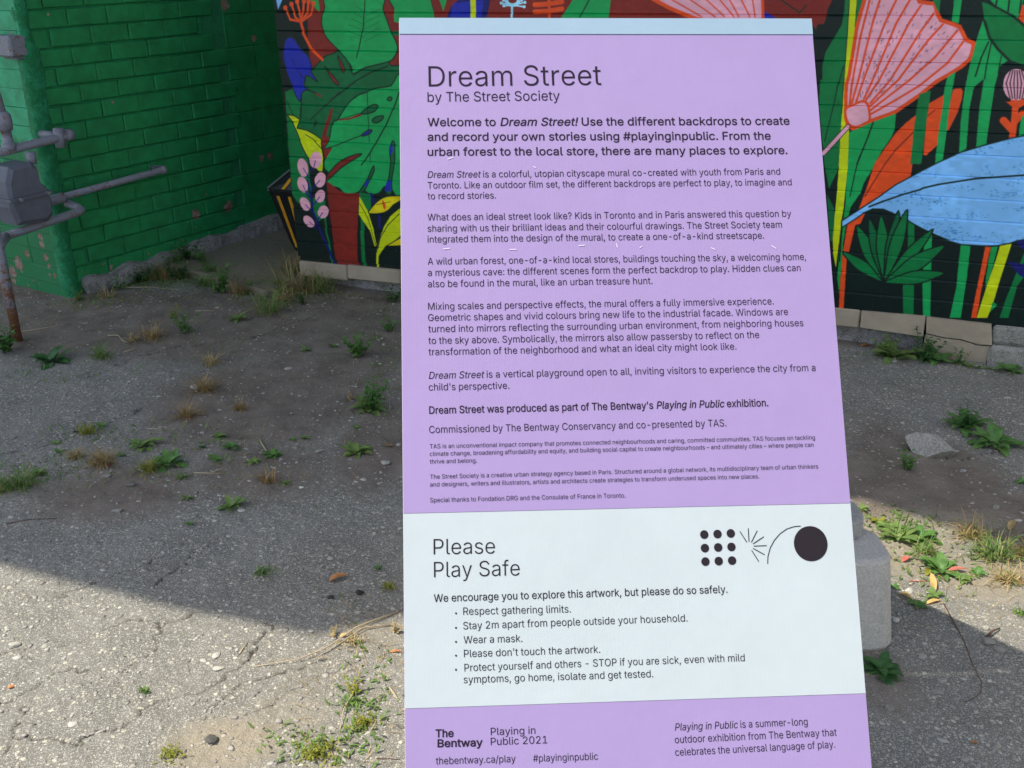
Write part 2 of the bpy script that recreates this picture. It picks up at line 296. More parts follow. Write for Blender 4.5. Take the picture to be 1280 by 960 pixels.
    for R_ in ((475, 290, 500, 60, 600, -500, 760, -1120), (500, 265, 570, 20, 740, -660, 890, -1120), (550, 250, 640, -20, 880, -650, 1110, -1120), (640, 215, 730, 20, 1010, -650, 1250, -1060), (665, 225, 815, 0, 1160, -660, 1420, -1040), (710, 265, 940, 0, 1290, -560, 1510, -860), (705, 305, 1030, 0, 1370, -450, 1680, -790), (715, 345, 1160, 0, 1450, -260, 1770, -640), (725, 385, 1000, 230, 1280, 60, 1600, -200, 1870, -570)):
        line(c(R3, *R_), 2.2, 'org', mask=True)
    shape(c(R3, 435, 328, 520, 285, 610, 245, 660, 255, 692, 310, 705, 450, 640, 500, 560, 535, 510, 530, 462, 500, 432, 420), 'pink', 'org', 2.4)
    line(c(R3, 455, 535, 180, 835), 5.6, 'out'); line(c(R3, 455, 535, 175, 840), 3.6, 'pink')
    rr = random.Random(5)
    for k in range(150):                   # dry-brush flecks on the fan
        t, u = rr.uniform(.15, 1), rr.uniform(-.9, .9); bx, by = R3[0]+560/s9, R3[1]+400/s9; a = -1.03+u*.48; x, y = bx+math.cos(a)*t*150, by+math.sin(a)*t*150
        if x > 1215: continue
        if y > 0: line([(x, y), (x+rr.uniform(1, 4)*math.cos(a), y+rr.uniform(1, 4)*math.sin(a))], rr.uniform(.5, .9), 'fl', mask=True)
    # orange leaf and the stripes
    fill(c(R3, 1242, 395, 1225, 640, 1200, 900, 1165, 1150, 1100, 1190, 760, 1440, 650, 1520, 600, 1640, 520, 1660, 570, 1500, 600, 1430, 680, 1210, 760, 960, 880, 780, 1000, 610, 1120, 490), 'org'); line(c(R3, 1210, 590, 1000, 800, 880, 960, 760, 1150, 650, 1330), 1.4, 'mar')
    fill(c(R5, 460, 735, 560, 700, 500, 960, 440, 1200, 400, 1830, 350, 1830, 372, 1400, 400, 1100), 'org')
    fill(c(R4, 195, 268, 368, 168, 330, 450, 290, 742, 160, 862, 130, 850, 170, 440), 'org'); line(c(R4, 180, 410, 260, 345), 1.2, 'mar')
    shape(c(R4, 470, 110, 510, 95, 560, 95, 582, 130, 570, 210, 520, 370, 420, 570, 385, 580, 430, 280), 'org', smooth=False)
    fill(c(R4, 85, 160, 218, 118, 180, 380, 105, 960, -20, 960, 20, 560, 60, 290), 'mid')
    fill(c(R2, 485, -20, 570, -20, 532, 268, 455, 240), 'grn'); fill(c(R2, 405, 880, 498, 818, 440, 1130, 395, 1500, 350, 1850, 262, 1880, 310, 1450, 345, 1260, 375, 1000), 'grn'); fill(c(R2, 230, -20, 330, -20, 310, 150, 270, 80), 'mid')
    fill(c(R2, 810, 235, 885, 430, 960, 540, 1100, 690, 1010, 745, 950, 960, 890, 1360, 840, 1700, 730, 1720, 770, 1240, 825, 900, 770, 940, 705, 1000, 655, 1240, 620, 1700, 540, 1740, 555, 1420, 600, 1040, 660, 750, 740, 450), 'grn')
    line(c(R2, 875, 480, 790, 660, 725, 870), 1.7, 'out'); line(c(R2, 905, 490, 850, 760, 830, 900), 1.4, 'out'); line(c(R2, 1020, 640, 985, 830), 1.2, 'out')
    fill(c(R2, 800, 25, 900, 40, 1100, 150, 1290, 300, 1290, 760, 1120, 700, 980, 560, 885, 430, 830, 240), 'mid'); fill(c(R2, 880, -20, 1280, -20, 1210, 215, 1100, 150, 960, 70), 'grn')
    for x in (975, 1115, 1250): line(c(R2, x, -20, x-20, 150 if x > 1000 else 80), 1.8, 'out')
    line(c(R2, 830, 10, 960, 80, 1150, 180, 1290, 300), 2.2, 'out'); line(c(R2, 830, 240, 885, 430, 980, 560, 1120, 700, 1290, 765), 2.6, 'out'); fill(c(R2, 1260, 60, 1290, 40, 1290, 280, 1220, 212), 'org')
    ell((0, 0, 1), 1270.5, 106, 16.5, 20, 0, 'pink')
    for k in (-.8, -.5, -.2, .1, .4, .7): line([(1270.5+k*9, 88), (1270.5+k*16, 104), (1270.5+k*10, 123)], 1.2, 'ink')
    fill(c(R4, 1075, 245, 1120, 250, 1135, 215, 1160, 245, 1185, 210, 1215, 245, 1250, 210, 1300, 235, 1290, 280, 1215, 322, 1150, 312), 'org'); line(c(R4, 1182, 300, 1165, 500, 1142, 670), 5.6, 'org'); line(c(R4, 1045, 460, 1135, 560), 6.5, 'org'); line(c(R4, 1190, 460, 1260, 385), 6, 'org')
    fill(c(R4, 1250, 420, 1300, 380, 1300, 640, 1220, 640), 'grn')
    # lower stripes
    fill(c(R5, 1145, 740, 1215, 780, 1215, 960, 1215, 1200, 1205, 1830, 1090, 1830, 1085, 1500, 1140, 1200), 'mid')
    fill(c(R8, 145, 10, 228, 30, 215, 600, 208, 965, 128, 965, 120, 600), 'grn'); fill(c(R8, 560, 150, 668, 160, 640, 400, 620, 560, 590, 750, 555, 980, 432, 980, 510, 620, 540, 300), 'grn')
    fill(c(R8, 840, 165, 898, 172, 800, 620, 738, 980, 675, 980), 'org'); fill(c(R8, 905, 170, 980, 165, 900, 480, 838, 645, 850, 480), 'grn2'); fill(c(R8, 1280, 240, 1300, 480, 1200, 620, 1100, 980, 1000, 980, 1100, 700, 1200, 450), 'mid')
    fill(c(R8, 1010, 145, 1138, 132, 1000, 560, 930, 800, 860, 980, 740, 980, 860, 600, 960, 320), 'yel'); fill(c(R8, 920, 800, 975, 832, 888, 915), 'grn2'); fill(c(R8, 1090, 340, 1300, 370, 1300, 530, 1230, 500, 1150, 400), 'nav')
    # blue leaf
    blue = c(R5, 385, 740, 540, 640, 620, 590, 820, 460, 1000, 330, 1280, 180)+c(R4, 270, 955, 400, 895, 540, 832, 850, 738, 1140, 662, 1300, 632)+c(R8, 1320, 80, 1200, 100, 1100, 135, 960, 156, 830, 158, 700, 150, 560, 142, 420, 100, 220, 10)+c(R6, 100, 820, 0, 765)+c(R5, 1150, 740, 960, 650, 860, 608, 740, 605, 640, 650, 540, 720, 385, 818)
    fill(blue, 'lb'); line(blue+[blue[0]], 1.6, 'out')
    FM[0] = np.abs(A-lin(C['lb'])).sum(-1) < .02
    for k in range(2600):
        x, y = rr.uniform(1110, 1282), rr.uniform(168, 306)
        if float(vnoise(np.array(x/26.), np.array(y/9.), 3))+float(vnoise(np.array(x/7.), np.array(y/4.), 13))*.5 > rr.uniform(.72, 1.15): line([(x, y), (x+rr.uniform(.4, 2.2), y+rr.uniform(-.5, .3))], rr.uniform(.5, 1.1), 'sb', mask=True)
    line(c(R5, 700, 580, 850, 520, 1050, 450, 1280, 385)+c(R6, 130, 365, 300, 325, 720, 258, 900, 246, 1300, 218), 2.0, 'out')
    fill(c(R8, 1190, 95, 1300, 105, 1300, 210, 1230, 170), 'nav')
    # palm leaf
    q = lambda x, y: (1000+x/3.692, 220+y/3.692)
    cx, cy = 390, 490
    for tx, ty, wd in ((197, 350, 26), (262, 228, 32), (320, 195, 27), (375, 180, 30), (455, 160, 27), (495, 155, 30), (615, 245, 26), (668, 320, 34), (665, 447, 30)):
        d = np.array([tx-cx, ty-cy], float); n = np.array([-d[1], d[0]])/np.hypot(*d)
        P = [np.array([cx, cy])+d*t+n*wd*u for t, u in ((0, 0), (.25, .62), (.5, 1), (.75, .75), (1, 0), (.75, -.75), (.5, -1), (.25, -.62))]
        shape([q(*p) for p in P], 'mid' if wd != 27 else 'dk', 'bg', 1.5)
    # paint grows uneven: slight mottling of the coats
    Y, X = np.mgrid[0:h, 0:w]; mot = .90+.2*vnoise(X/9., Y/5., 1)*vnoise(X/40., Y/40., 2)*2; A = A*mot[..., None]
    img = D.images.new('mural_paint', w, h, float_buffer=True); img.colorspace_settings.name = 'Non-Color'
    px = np.ones((h, w, 4), np.float32); px[..., :3] = A; img.pixels.foreach_set(px.ravel()); img.update(); img.pack()
    return img, SL, ZL
img, SL, ZL = make_mural()
n = N('painted_mural_brick', .3, .3)
vs = n.new('ShaderNodeVectorMath', operation='SUBTRACT'); n.put(vs.inputs[0], n.pos); vs.inputs[1].default_value = tuple(MC)
def dotn(n, v, d):
    q = n.new('ShaderNodeVectorMath', operation='DOT_PRODUCT'); n.put(q.inputs[0], v); q.inputs[1].default_value = tuple(d); return q.outputs['Value']
u = n.math('DIVIDE', dotn(n, vs.outputs[0], MV), SL); v = n.math('DIVIDE', dotn(n, vs.outputs[0], (0, 0, 1)), ZL)
cb = n.new('ShaderNodeCombineXYZ'); n.put(cb.inputs[0], u); n.put(cb.inputs[1], v)
ti = n.new('ShaderNodeTexImage', image=img, interpolation='Linear', extension='REPEAT'); n.put(ti.inputs[0], cb.outputs[0])
gain = n.mix(1., ti.outputs[0], (1.2, 1.2, 1.2), 'MULTIPLY')
gr = n.ramp(n.noise(60, 6), .62, .72); n.col(n.mix(n.math('MULTIPLY', gr, .04), gain, (.5, .48, .42)))
n.bump(n.noise(260, 6, .7), .0018); M_MURAL = n.m

def green_mat(name, base, dark, low_=None):
    n = N(name, .55, .4); z = n.sep(n.pos)[2]
    c = n.mix(n.ramp(n.noise(14, 5), .35, .65), dark, base)
    c = n.mix(n.math('MULTIPLY', n.ramp(n.noise(90, 6, .7), .55, .75), .35), c, (.05, .27, .16))
    if low_: c = n.mix(n.ramp(n.math('ADD', z, n.math('MULTIPLY', n.math('SUBTRACT', n.noise(12, 5), .5), .5)), .72, .66), c, low_)
    low = n.ramp(z, .34, .02)
    f = n.ramp(n.math('ADD', n.noise(17, 7, .7), n.math('MULTIPLY', low, .17)), .76, .775)
    sp_ = [(gpx(281, 6), .05), (gpx(245, 268), .045), (gpx(285, 258), .05), (gpx(318, 48), .03), (gpx(338, 195), .035), (gpx(328, 198), .03), (gpx(140, 127), .014), (gpx(257, 243), .012), (gpx(14, 41), .015), (gpx(24, 60), .012), (gpx(60, 18), .01)]
    epx = lambda x, y: onplane(x, y, GV, float(GC@GV)-.016)
    sp_ += [(epx(22, 330), .06), (epx(15, 340), .05), (epx(33, 318), .035), (epx(52, 305), .035), (epx(56, 322), .03), (epx(60, 333), .022), (epx(68, 345), .02), (epx(50, 296), .03), (epx(14, 41), .014), (epx(24, 60), .01)]
    s = n.math('ADD', spots(n, sp_), n.math('MULTIPLY', n.math('SUBTRACT', n.noise(70, 6, .7), .5), 1.6))
    f = n.math('MAXIMUM', f, n.ramp(s, .38, .45))
    n.col(n.mix(f, c, n.mix(n.ramp(n.noise(40), .4, .6), (.22, .1, .07), (.3, .24, .19))))
    n.bump(n.math('SUBTRACT', n.noise(120, 7, .7), n.math('MULTIPLY', f, .5)), .004); return n.m
M_GREEN = green_mat('green_painted_brick', (.008, .25, .07), (.005, .17, .045))
M_GREEN2 = green_mat('light_green_painted_render', (.035, .40, .19), (.018, .27, .11), (.006, .17, .05))
n = N('crusted_green_paint', .6, .35); n.col(n.mix(n.ramp(n.math('ADD', n.noise(22, 6, .7), n.math('MULTIPLY', n.noise(90, 4), .3)), .58, .7), (.02, .28, .12), (.008, .19, .06))); n.bump(n.noise(60, 8, .75), .012); M_CRUST = n.m
M_PLINTH = simple('beige_painted_concrete', (.33, .275, .195), .85, .12, 12, .003, 120)
def rough_concrete(name, c, c2):
    n = N(name, .9, .2); f = n.ramp(n.noise(25, 6, .7), .35, .7); n.col(n.mix(n.ramp(n.noise(180, 4), .4, .7), n.mix(f, c2, c), tuple(np.array(c)*1.2)))
    n.bump(n.noise(70, 8, .75), .012); return n.m
M_ROUGH = rough_concrete('rough_weathered_concrete', (.36, .35, .31), (.14, .13, .11))
M_FOOT = rough_concrete('old_grey_footing', (.34, .33, .31), (.09, .075, .06))
M_SLAB = rough_concrete('dusty_concrete_slab', (.25, .225, .16), (.19, .165, .115))
M_BLOCK = rough_concrete('cast_concrete_weight', (.60, .57, .51), (.46, .44, .39)); 
M_MORTAR = simple('painted_mortar', (.02, .2, .08), .8, .2, 30, .002, 150)

# ------------------------------------------------------------------ ground
M_ = N('cracked_asphalt_and_dirt', .93, .15); n = M_
dirt, crack, sand = n.attr('dirt'), n.attr('crack'), n.attr('sand')
asp = n.mix(n.ramp(n.noise(5, 5), .3, .7), (.175, .165, .137), (.245, .23, .195))
asp = n.mix(n.ramp(n.noise(420, 3), .42, .62), n.mix(1, asp, (.75, .75, .75), 'MULTIPLY'), asp)
hgt = n.noise(90, 8, .75)
for sc, th, th2, cc in ((46, .27, .88, (.50, .46, .35)), (70, .30, .87, (.52, .48, .37)), (125, .36, .66, (.46, .43, .34)), (230, .42, .52, (.36, .35, .31)), (380, .45, .5, (.40, .39, .35))):
    wv = n.new('ShaderNodeVectorMath', operation='ADD'); n.put(wv.inputs[0], n.pos)
    wn = n.new('ShaderNodeVectorMath', operation='SCALE'); n.put(wn.inputs[0], n.noise(sc*1.5, 2, .5, None, True)); wn.inputs['Scale'].default_value = .6/sc; n.put(wv.inputs[1], wn.outputs[0])
    vo = n.vor(sc, vec=wv.outputs[0], out=None); rnd = n.sep(vo['Color'])[0]
    msk = n.math('MULTIPLY', n.ramp(vo['Distance'], th+.05, th-.05), n.math('GREATER_THAN', rnd, th2))
    tone = n.mix(n.sep(vo['Color'])[1], tuple(np.array(cc)*.5), tuple(np.array(cc)*1.25))
    asp = n.mix(msk, asp, tone); hgt = n.math('ADD', hgt, n.math('MULTIPLY', msk, .35))
dc = n.mix(n.ramp(n.noise(9, 6), .35, .68), (.13, .105, .083), (.215, .18, .145)); dc = n.mix(n.ramp(n.noise(330, 4, .7), .5, .68), dc, (.26, .23, .19))
sc_ = n.mix(n.ramp(n.noise(200, 5, .7), .35, .7), (.23, .195, .14), (.36, .32, .245))
c = n.mix(n.ramp(n.math('ADD', dirt, n.math('MULTIPLY', n.math('SUBTRACT', n.noise(60, 6, .7), .5), .9)), .3, .68), asp, dc)
c = n.mix(n.ramp(n.math('ADD', sand, n.math('MULTIPLY', n.math('SUBTRACT', n.noise(80, 6, .7), .5), .9)), .3, .75), c, sc_)
c = n.mix(n.math('MULTIPLY', crack, .8), c, (.035, .03, .024)); n.col(c); n.bump(hgt, .004, .7); M_GROUND = n.m

def axis(f0, f1, df, m0, m1, dm, far):
    a = list(np.arange(f0, f1, df)); a = list(np.arange(m0, f0, dm))+a+list(np.arange(f1, m1, dm))
    s = dm; x = m1
    while x < far: a.append(x); s *= 1.5; x += s
    a.append(far); s = dm; x = m0-dm; b = []
    while x > -far: b.append(x); s *= 1.5; x -= s
    return np.array(sorted(set(np.round(b+[-far]+a, 5))))
xs = axis(-1.6, 1.6, .0045, -3.0, 3.0, .013, 120.); ys = axis(1.4, 3.0, .0045, 1.2, 6.9, .011, 120.)
X, Y = np.meshgrid(xs, ys)
def gpts(L): return [G(*p)[:2] for p in L]
def cc(o, s, *v): return [(o[0]+v[i]/s, o[1]+v[i+1]/s) for i in range(0, len(v), 2)]
A1, A2, A3 = (0, 680), (250, 680), (0, 500)
CR = [cc(A1, 3.428, 0, 700, 120, 640, 200, 600, 260, 555, 330, 530), cc(A1, 3.428, 0, 890, 60, 820, 130, 815, 220, 830, 380, 825, 470, 780, 600, 730, 700, 690, 857, 640), cc(A1, 3.428, 100, 690, 90, 750, 60, 820),
      cc(A1, 3.428, 0, 495, 60, 455, 150, 440), cc(A1, 3.428, 0, 275, 120, 245, 250, 240, 330, 200, 450, 165, 640, 100, 700, 70), cc(A1, 3.428, 240, 450, 340, 415, 500, 370, 620, 340, 700, 370, 800, 325, 870, 290), cc(A1, 3.428, 690, 370, 620, 470, 540, 545), cc(A1, 3.428, 660, 200, 760, 110, 880, 20),
      cc(A2, 3.428, 0, 640, 120, 570, 200, 480, 260, 390, 330, 330), cc(A2, 3.428, 0, 720, 90, 700, 170, 640, 300, 560, 400, 530, 520, 500), cc(A2, 3.428, 200, 730, 400, 640, 550, 560, 700, 480), cc(A2, 3.428, 640, 800, 750, 790, 857, 810), cc(A2, 3.428, 650, 920, 750, 925, 857, 930),
      cc(A3, 5.12, 0, 335, 250, 300, 500, 225, 740, 100, 900, 60), cc(A3, 5.12, 0, 600, 150, 520, 300, 390, 420, 320), [(0, 570), (60, 545), (130, 530), (170, 515)], [(110, 470), (150, 455), (220, 435), (330, 420), (400, 395)], [(1120, 560), (1200, 570), (1280, 545)]]
dist = np.full(X.shape, 9.); wob = (vnoise(X*16, Y*16, 4)-.5)*.05+(vnoise(X*60, Y*60, 14)-.5)*.02; wob2 = (vnoise(X*16, Y*16, 5)-.5)*.05+(vnoise(X*60, Y*60, 15)-.5)*.02
Xw, Yw = X+wob, Y+wob2
for L in CR:
    P = gpts(L)
    for a, b in zip(P, P[1:]):
        bb = (Xw > min(a[0], b[0])-.06) & (Xw < max(a[0], b[0])+.06) & (Yw > min(a[1], b[1])-.06) & (Yw < max(a[1], b[1])+.06)
        x, y = Xw[bb], Yw[bb]; d = b-a; t = np.clip(((x-a[0])*d[0]+(y-a[1])*d[1])/(d@d), 0, 1); dist[bb] = np.minimum(dist[bb], np.hypot(x-a[0]-t*d[0], y-a[1]-t*d[1]))
cw = .0019+.0018*vnoise(X*5, Y*5, 6)**2
CRK = np.clip(1.3-dist/cw, 0, 1)
def blobs(L):
    o = np.zeros(X.shape)
    for x, y, rx, ry, v in L:
        P = G(x, y); k = pxm(P); th = abs(math.atan2(P[2]-CAMH, P[1])); a, b = rx*k, ry*k/max(math.sin(th), .2)
        o = np.maximum(o, v*np.exp(-(((X-P[0])/a)**2+((Y-P[1])/b)**2)**1.5))
    return o
DIRT = blobs([(120, 400, 160, 45, 1), (300, 400, 200, 55, 1), (430, 430, 100, 90, 1), (330, 500, 170, 70, .9), (150, 615, 130, 45, .8), (330, 590, 120, 50, .7), (470, 560, 60, 60, .95), (700, 480, 260, 150, .9), (1060, 610, 130, 50, 1), (1160, 590, 110, 60, 1), (1260, 640, 90, 45, .9), (1100, 545, 70, 40, .6), (1240, 500, 40, 20, .3), (1100, 850, 60, 60, .6), (50, 350, 120, 30, 1), (1100, 425, 90, 12, .8), (430, 355, 90, 14, .9)])
SAND = blobs([(1120, 680, 90, 40, .8), (1250, 720, 90, 40, .75), (1180, 650, 120, 25, .6), (280, 930, 90, 40, .85), (400, 850, 90, 60, .35), (470, 790, 60, 30, .45), (360, 900, 80, 50, .5), (700, 820, 200, 160, .5), (1260, 770, 60, 30, .4), (1090, 660, 40, 30, .6)])
SAND = np.clip(SAND+(vnoise(X*3, Y*3, 8)-.5)*.12, 0, 1)
Z = (vnoise(X*1.3, Y*1.3, 1)-.5)*.022+(vnoise(X*5, Y*5, 2)-.5)*.011+(vnoise(X*23, Y*23, 3)-.5)*.005+(vnoise(X*80, Y*80, 9)-.5)*.0035*(1-DIRT*.4)-CRK*.006+DIRT*.006
Z -= .006; nf = np.clip((np.hypot(X, Y-3)-8)/4, 0, 1); Z = Z*(1-nf)
ny, nx = X.shape; idx = np.arange(nx*ny).reshape(ny, nx)
quads = np.stack([idx[:-1, :-1], idx[:-1, 1:], idx[1:, 1:], idx[1:, :-1]], -1).reshape(-1, 4)
me = D.meshes.new('ground'); me.vertices.add(nx*ny); me.vertices.foreach_set('co', np.stack([X, Y, Z], -1).astype(np.float32).ravel())
me.loops.add(quads.size); me.loops.foreach_set('vertex_index', quads.ravel().astype(np.int32)); me.polygons.add(len(quads))
me.polygons.foreach_set('loop_start', np.arange(0, quads.size, 4, dtype=np.int32)); me.polygons.foreach_set('loop_total', np.full(len(quads), 4, dtype=np.int32)); me.update(calc_edges=True)
me.polygons.foreach_set('use_smooth', np.ones(len(quads), dtype=bool))
for nm, arr in (('dirt', DIRT), ('crack', CRK), ('sand', SAND)):
    at = me.attributes.new(nm, 'FLOAT', 'POINT'); at.data.foreach_set('value', arr.astype(np.float32).ravel())
me.materials.append(M_GROUND); g_ = link(D.objects.new('ground', me)); tag(g_, 'cracked grey asphalt yard with patches of brown dirt and sand', kind='structure')
def dat(x, y):
    i = np.clip(np.searchsorted(xs, x), 1, nx-1); j = np.clip(np.searchsorted(ys, y), 1, ny-1); return DIRT[j, i]
def zat(x, y):
    i = np.clip(np.searchsorted(xs, x), 1, nx-1); j = np.clip(np.searchsorted(ys, y), 1, ny-1); return Z[j, i]
def GZ(x, y): P = G(x, y); P[2] = zat(P[0], P[1]); return P

# gravel: loose chips too many to count
def ico():
    t = (1+5**.5)/2; V = np.array([(-1, t, 0), (1, t, 0), (-1, -t, 0), (1, -t, 0), (0, -1, t), (0, 1, t), (0, -1, -t), (0, 1, -t), (t, 0, -1), (t, 0, 1), (-t, 0, -1), (-t, 0, 1)])/1.9
    Fc = np.array([(0, 11, 5), (0, 5, 1), (0, 1, 7), (0, 7, 10), (0, 10, 11), (1, 5, 9), (5, 11, 4), (11, 10, 2), (10, 7, 6), (7, 1, 8), (3, 9, 4), (3, 4, 2), (3, 2, 6), (3, 6, 8), (3, 8, 9), (4, 9, 5), (2, 4, 11), (6, 2, 10), (8, 6, 7), (9, 8, 1)]); return V, Fc
IV, IF = ico()
def stone_mat():
    n = N('loose_stone', .9, .2); t = n.attr('tone'); c = n.mix(t, (.17, .165, .155), (.46, .44, .385)); n.col(n.mix(n.math('MULTIPLY', n.noise(300, 4), .5), c, (.25, .2, .16))); n.bump(n.noise(300, 4), .001); return n.m
M_STONE = stone_mat()
def gravel(cnt, smin, smax, pw, area, name, lab, flat=.5):
    Xs = rng.uniform(area[0], area[1], cnt); Ys = area[2]+(area[3]-area[2])*rng.uniform(0, 1, cnt)**1.35
    sz = smin+(smax-smin)*rng.uniform(0, 1, cnt)**pw
    keep = (rng.uniform(0, 1, cnt) > dat(Xs, Ys)*.28) & (vnoise(Xs*4, Ys*4, 11)*.7+rng.uniform(0, 1, cnt)*.6 > .45) & ((Xs*MN[0]+Ys*MN[1]) < MD-.03) & ((Xs*GN[0]+Ys*GN[1] < GD-.03) | (((Xs-GC[0])*GV[0]+(Ys-GC[1])*GV[1]) < -.02)); Xs, Ys, sz = Xs[keep], Ys[keep], sz[keep]; cnt = len(Xs)
    V = np.repeat(IV[None], cnt, 0)*(1+rng.uniform(-.42, .42, (cnt, 12, 3))); V = V*np.stack([sz*rng.uniform(.7, 1.3, cnt), sz*rng.uniform(.6, 1.1, cnt), sz*flat*rng.uniform(.6, 1.2, cnt)], -1)[:, None, :]
    a = rng.uniform(0, 6.28, cnt); ca, sa = np.cos(a)[:, None], np.sin(a)[:, None]; x = V[..., 0]*ca-V[..., 1]*sa; y = V[..., 0]*sa+V[..., 1]*ca
    zz = zat(Xs, Ys); P = np.stack([x+Xs[:, None], y+Ys[:, None], V[..., 2]+zz[:, None]+(sz*flat*.12)[:, None]], -1).reshape(-1, 3)
    Fc = (IF[None]+12*np.arange(cnt)[:, None, None]).reshape(-1, 3)
    me = D.meshes.new(name); me.vertices.add(len(P)); me.vertices.foreach_set('co', P.astype(np.float32).ravel()); me.loops.add(Fc.size); me.loops.foreach_set('vertex_index', Fc.ravel().astype(np.int32)); me.polygons.add(len(Fc))
    me.polygons.foreach_set('loop_start', np.arange(0, Fc.size, 3, dtype=np.int32)); me.polygons.foreach_set('loop_total', np.full(len(Fc), 3, dtype=np.int32)); me.update(calc_edges=True)
    at = me.attributes.new('tone', 'FLOAT', 'POINT'); at.data.foreach_set('value', np.repeat(rng.uniform(0, 1, cnt)**.8, 12).astype(np.float32)); me.materials.append(M_STONE)
    o = link(D.objects.new(name, me)); tag(o, lab, kind='stuff'); return o
gravel(42000, .0014, .0075, 2.8, (-2.6, 2.4, 1.45, 5.2), 'gravel', 'fine pale gravel chips scattered over the asphalt and dirt', .32)
gravel(420, .007, .012, 1.6, (-2.4, 2.2, 1.45, 4.9), 'pebbles', 'loose flat grey pebbles lying on the yard', .3)

# ------------------------------------------------------------------ mural building
mb = thing('brick_building', 'brick building wall covered by a colourful jungle mural above a beige plinth', 'building', MC, MA)
CH = .081; ZT = 1.2805
MB().box((0.004, .010, .10), (12, .4, 3.1)).obj('wall_core', M_MURAL, mb)
MB().box((0.004, .402, -.2), (12, 7, 3.15)).obj('building_body', M_PLINTH, mb)
BL = .2145
def brick_mesh(L, Hh, dep, nm, mat, jit=.0012, bev=.0045, top=0.):
    b = MB().box((0, 0, 0), (L, dep, Hh), jit, bev); jt = {}
    if bev and mat is M_MURAL and nm == 'brick': b.V = [((0. if v[0] < bev*1.6 else L if v[0] > L-bev*1.6 else v[0]), (v[1] if v[1] > bev*1.5 or min(v[2], Hh-v[2]) < bev*.6 else 0.+random.uniform(0, jit)), v[2]) for v in b.V]
    if top: b.V = [(v[0], ((-.0032 if v[2] > Hh*.5 else .0004) if v[1] < bev*.5 else .0032 if v[1] < bev*1.5 else v[1]), (Hh-.0062 if v[1] < bev*.5 and v[2] > Hh*.5 else .0015 if v[1] < bev*.5 else v[2])) for v in b.V]
    if False: b.V = [(v[0], v[1]+(top if v[2] > Hh-.0005-jit and v[1] < dep*.5 else 0), v[2]) for v in b.V]
    me = D.meshes.new(nm); me.from_pydata(b.V, [], b.F); me.materials.append(mat); me.update(); return me
bm = [brick_mesh(BL-.0001, CH-.0006, .06, 'brick', M_MURAL, .0002, .003, .008) for _ in range(4)]; hm = [brick_mesh(BL*f-.0001, CH-.0006, .06, 'brick', M_MURAL, .0002, .003, .008) for f in (.5, .75)]
cnt = 0
for row in range(-4, 14):
    z = ZT-CH*(row+1); s = 0.; k = 0
    if row % 2:
        o = D.objects.new('brick', hm[0]); o.location = (0, -.001, z+.002); link(o, mb); s = BL*.5; cnt += 1
    while s < 3.35:
        o = D.objects.new('brick', random.choice(bm)); o.location = (s, random.uniform(-.0006, .0006), z+.0003); o.rotation_euler = (random.uniform(-.004, .004), 0, random.uniform(-.003, .003)); link(o, mb); s += BL; cnt += 1
b = MB()
for row in range(-50, 14):
    z = ZT-CH*(row+1)
    if z > 3.0: continue
    s = (0 if row % 2 == 0 else .5*BL) if row < -4 else 3.35+(.0 if row % 2 == 0 else .1)
    s = math.ceil((s-(.5*BL if row % 2 else 0))/BL-1e-6)*BL+(.5*BL if row % 2 else 0)
    while s < 11.9: b.box((s, -.001, z+.002), (s+BL-.002, .05, z+CH-.004)); s += BL
tag(b.obj('upper_brickwork', M_MURAL, mb), kind='stuff')
# plinth stones: painted beige kerb blocks, a cracked one, then an unpainted rough one
def pz(x, y): return mpx(x, y)
st = [(0.0, .27, .05), (.27, .56, .06), (.56, 1.05, .07), (1.05, 1.55, .08), (1.55, 2.05, .08), (2.05, pz(1076, 390)[0], .08)]
for i, (a_, b_, zb) in enumerate(st):
    MB().box((a_+.001, -.006-.002*(i % 2), zb), (b_-.001, .08, .126+.03*min(a_/2., 1)), .0015, .006).obj('plinth_block', M_PLINTH, mb)
def slabpoly(P, y0, y1, name, mat, j=.003):            # wall-local outline (s, z) extruded in depth
    P = [(p[0]+random.uniform(-j, j), p[1]+random.uniform(-j, j)) for p in P]; k = len(P); V = [(p[0], y0+random.uniform(-.002, .002), p[1]) for p in P]+[(p[0], y1, p[1]) for p in P]
    Fc = [tuple(range(k))[::-1], tuple(range(k, 2*k))]+[(i, (i+1) % k, (i+1) % k+k, i+k) for i in range(k)]
    return mesh_obj(name, V, [f[::-1] for f in Fc], mat, mb)
x1 = pz(1076, 395)[0]; x2 = pz(1157, 400)[0]; x3 = pz(1239, 405)[0]
slabpoly([(x1+.002, pz(1076, 408)[1]), (x2, pz(1156, 418)[1]-.005), (x2, .158), (x1+.002, .156)], -.012, .08, 'plinth_block', M_PLINTH, .0015)
ck = [pz(1157, 416), pz(1180, 421), pz(1200, 423), pz(1222, 430), pz(1239, 431)]
slabpoly([(p[0]+.002, p[1]+.004) for p in ck]+[(x3, .154), (x2+.003, .158)], -.016, .08, 'plinth_block', M_PLINTH, .001)
slabpoly([(x2+.002, -.02), (x3, -.03)]+[(p[0], p[1]-.004) for p in ck[::-1]], -.008, .08, 'plinth_block', M_PLINTH, .001)
MB().box((.02, .055, -.1), (x2, .12, .085)).obj('footing', M_FOOT, mb)
MB().box((x3+.008, -.018, .075), (x3+.62, .08, .15), .004, .012).obj('plinth_stone', M_ROUGH, mb)
MB().box((x3+.008, -.03, -.04), (x3+.62, .08, .073), .005, .014).obj('plinth_stone', M_ROUGH, mb)
MB().box((x3+.63, -.01, -.04), (12, .08, .147), .003, .01).obj('plinth_block', M_ROUGH, mb)

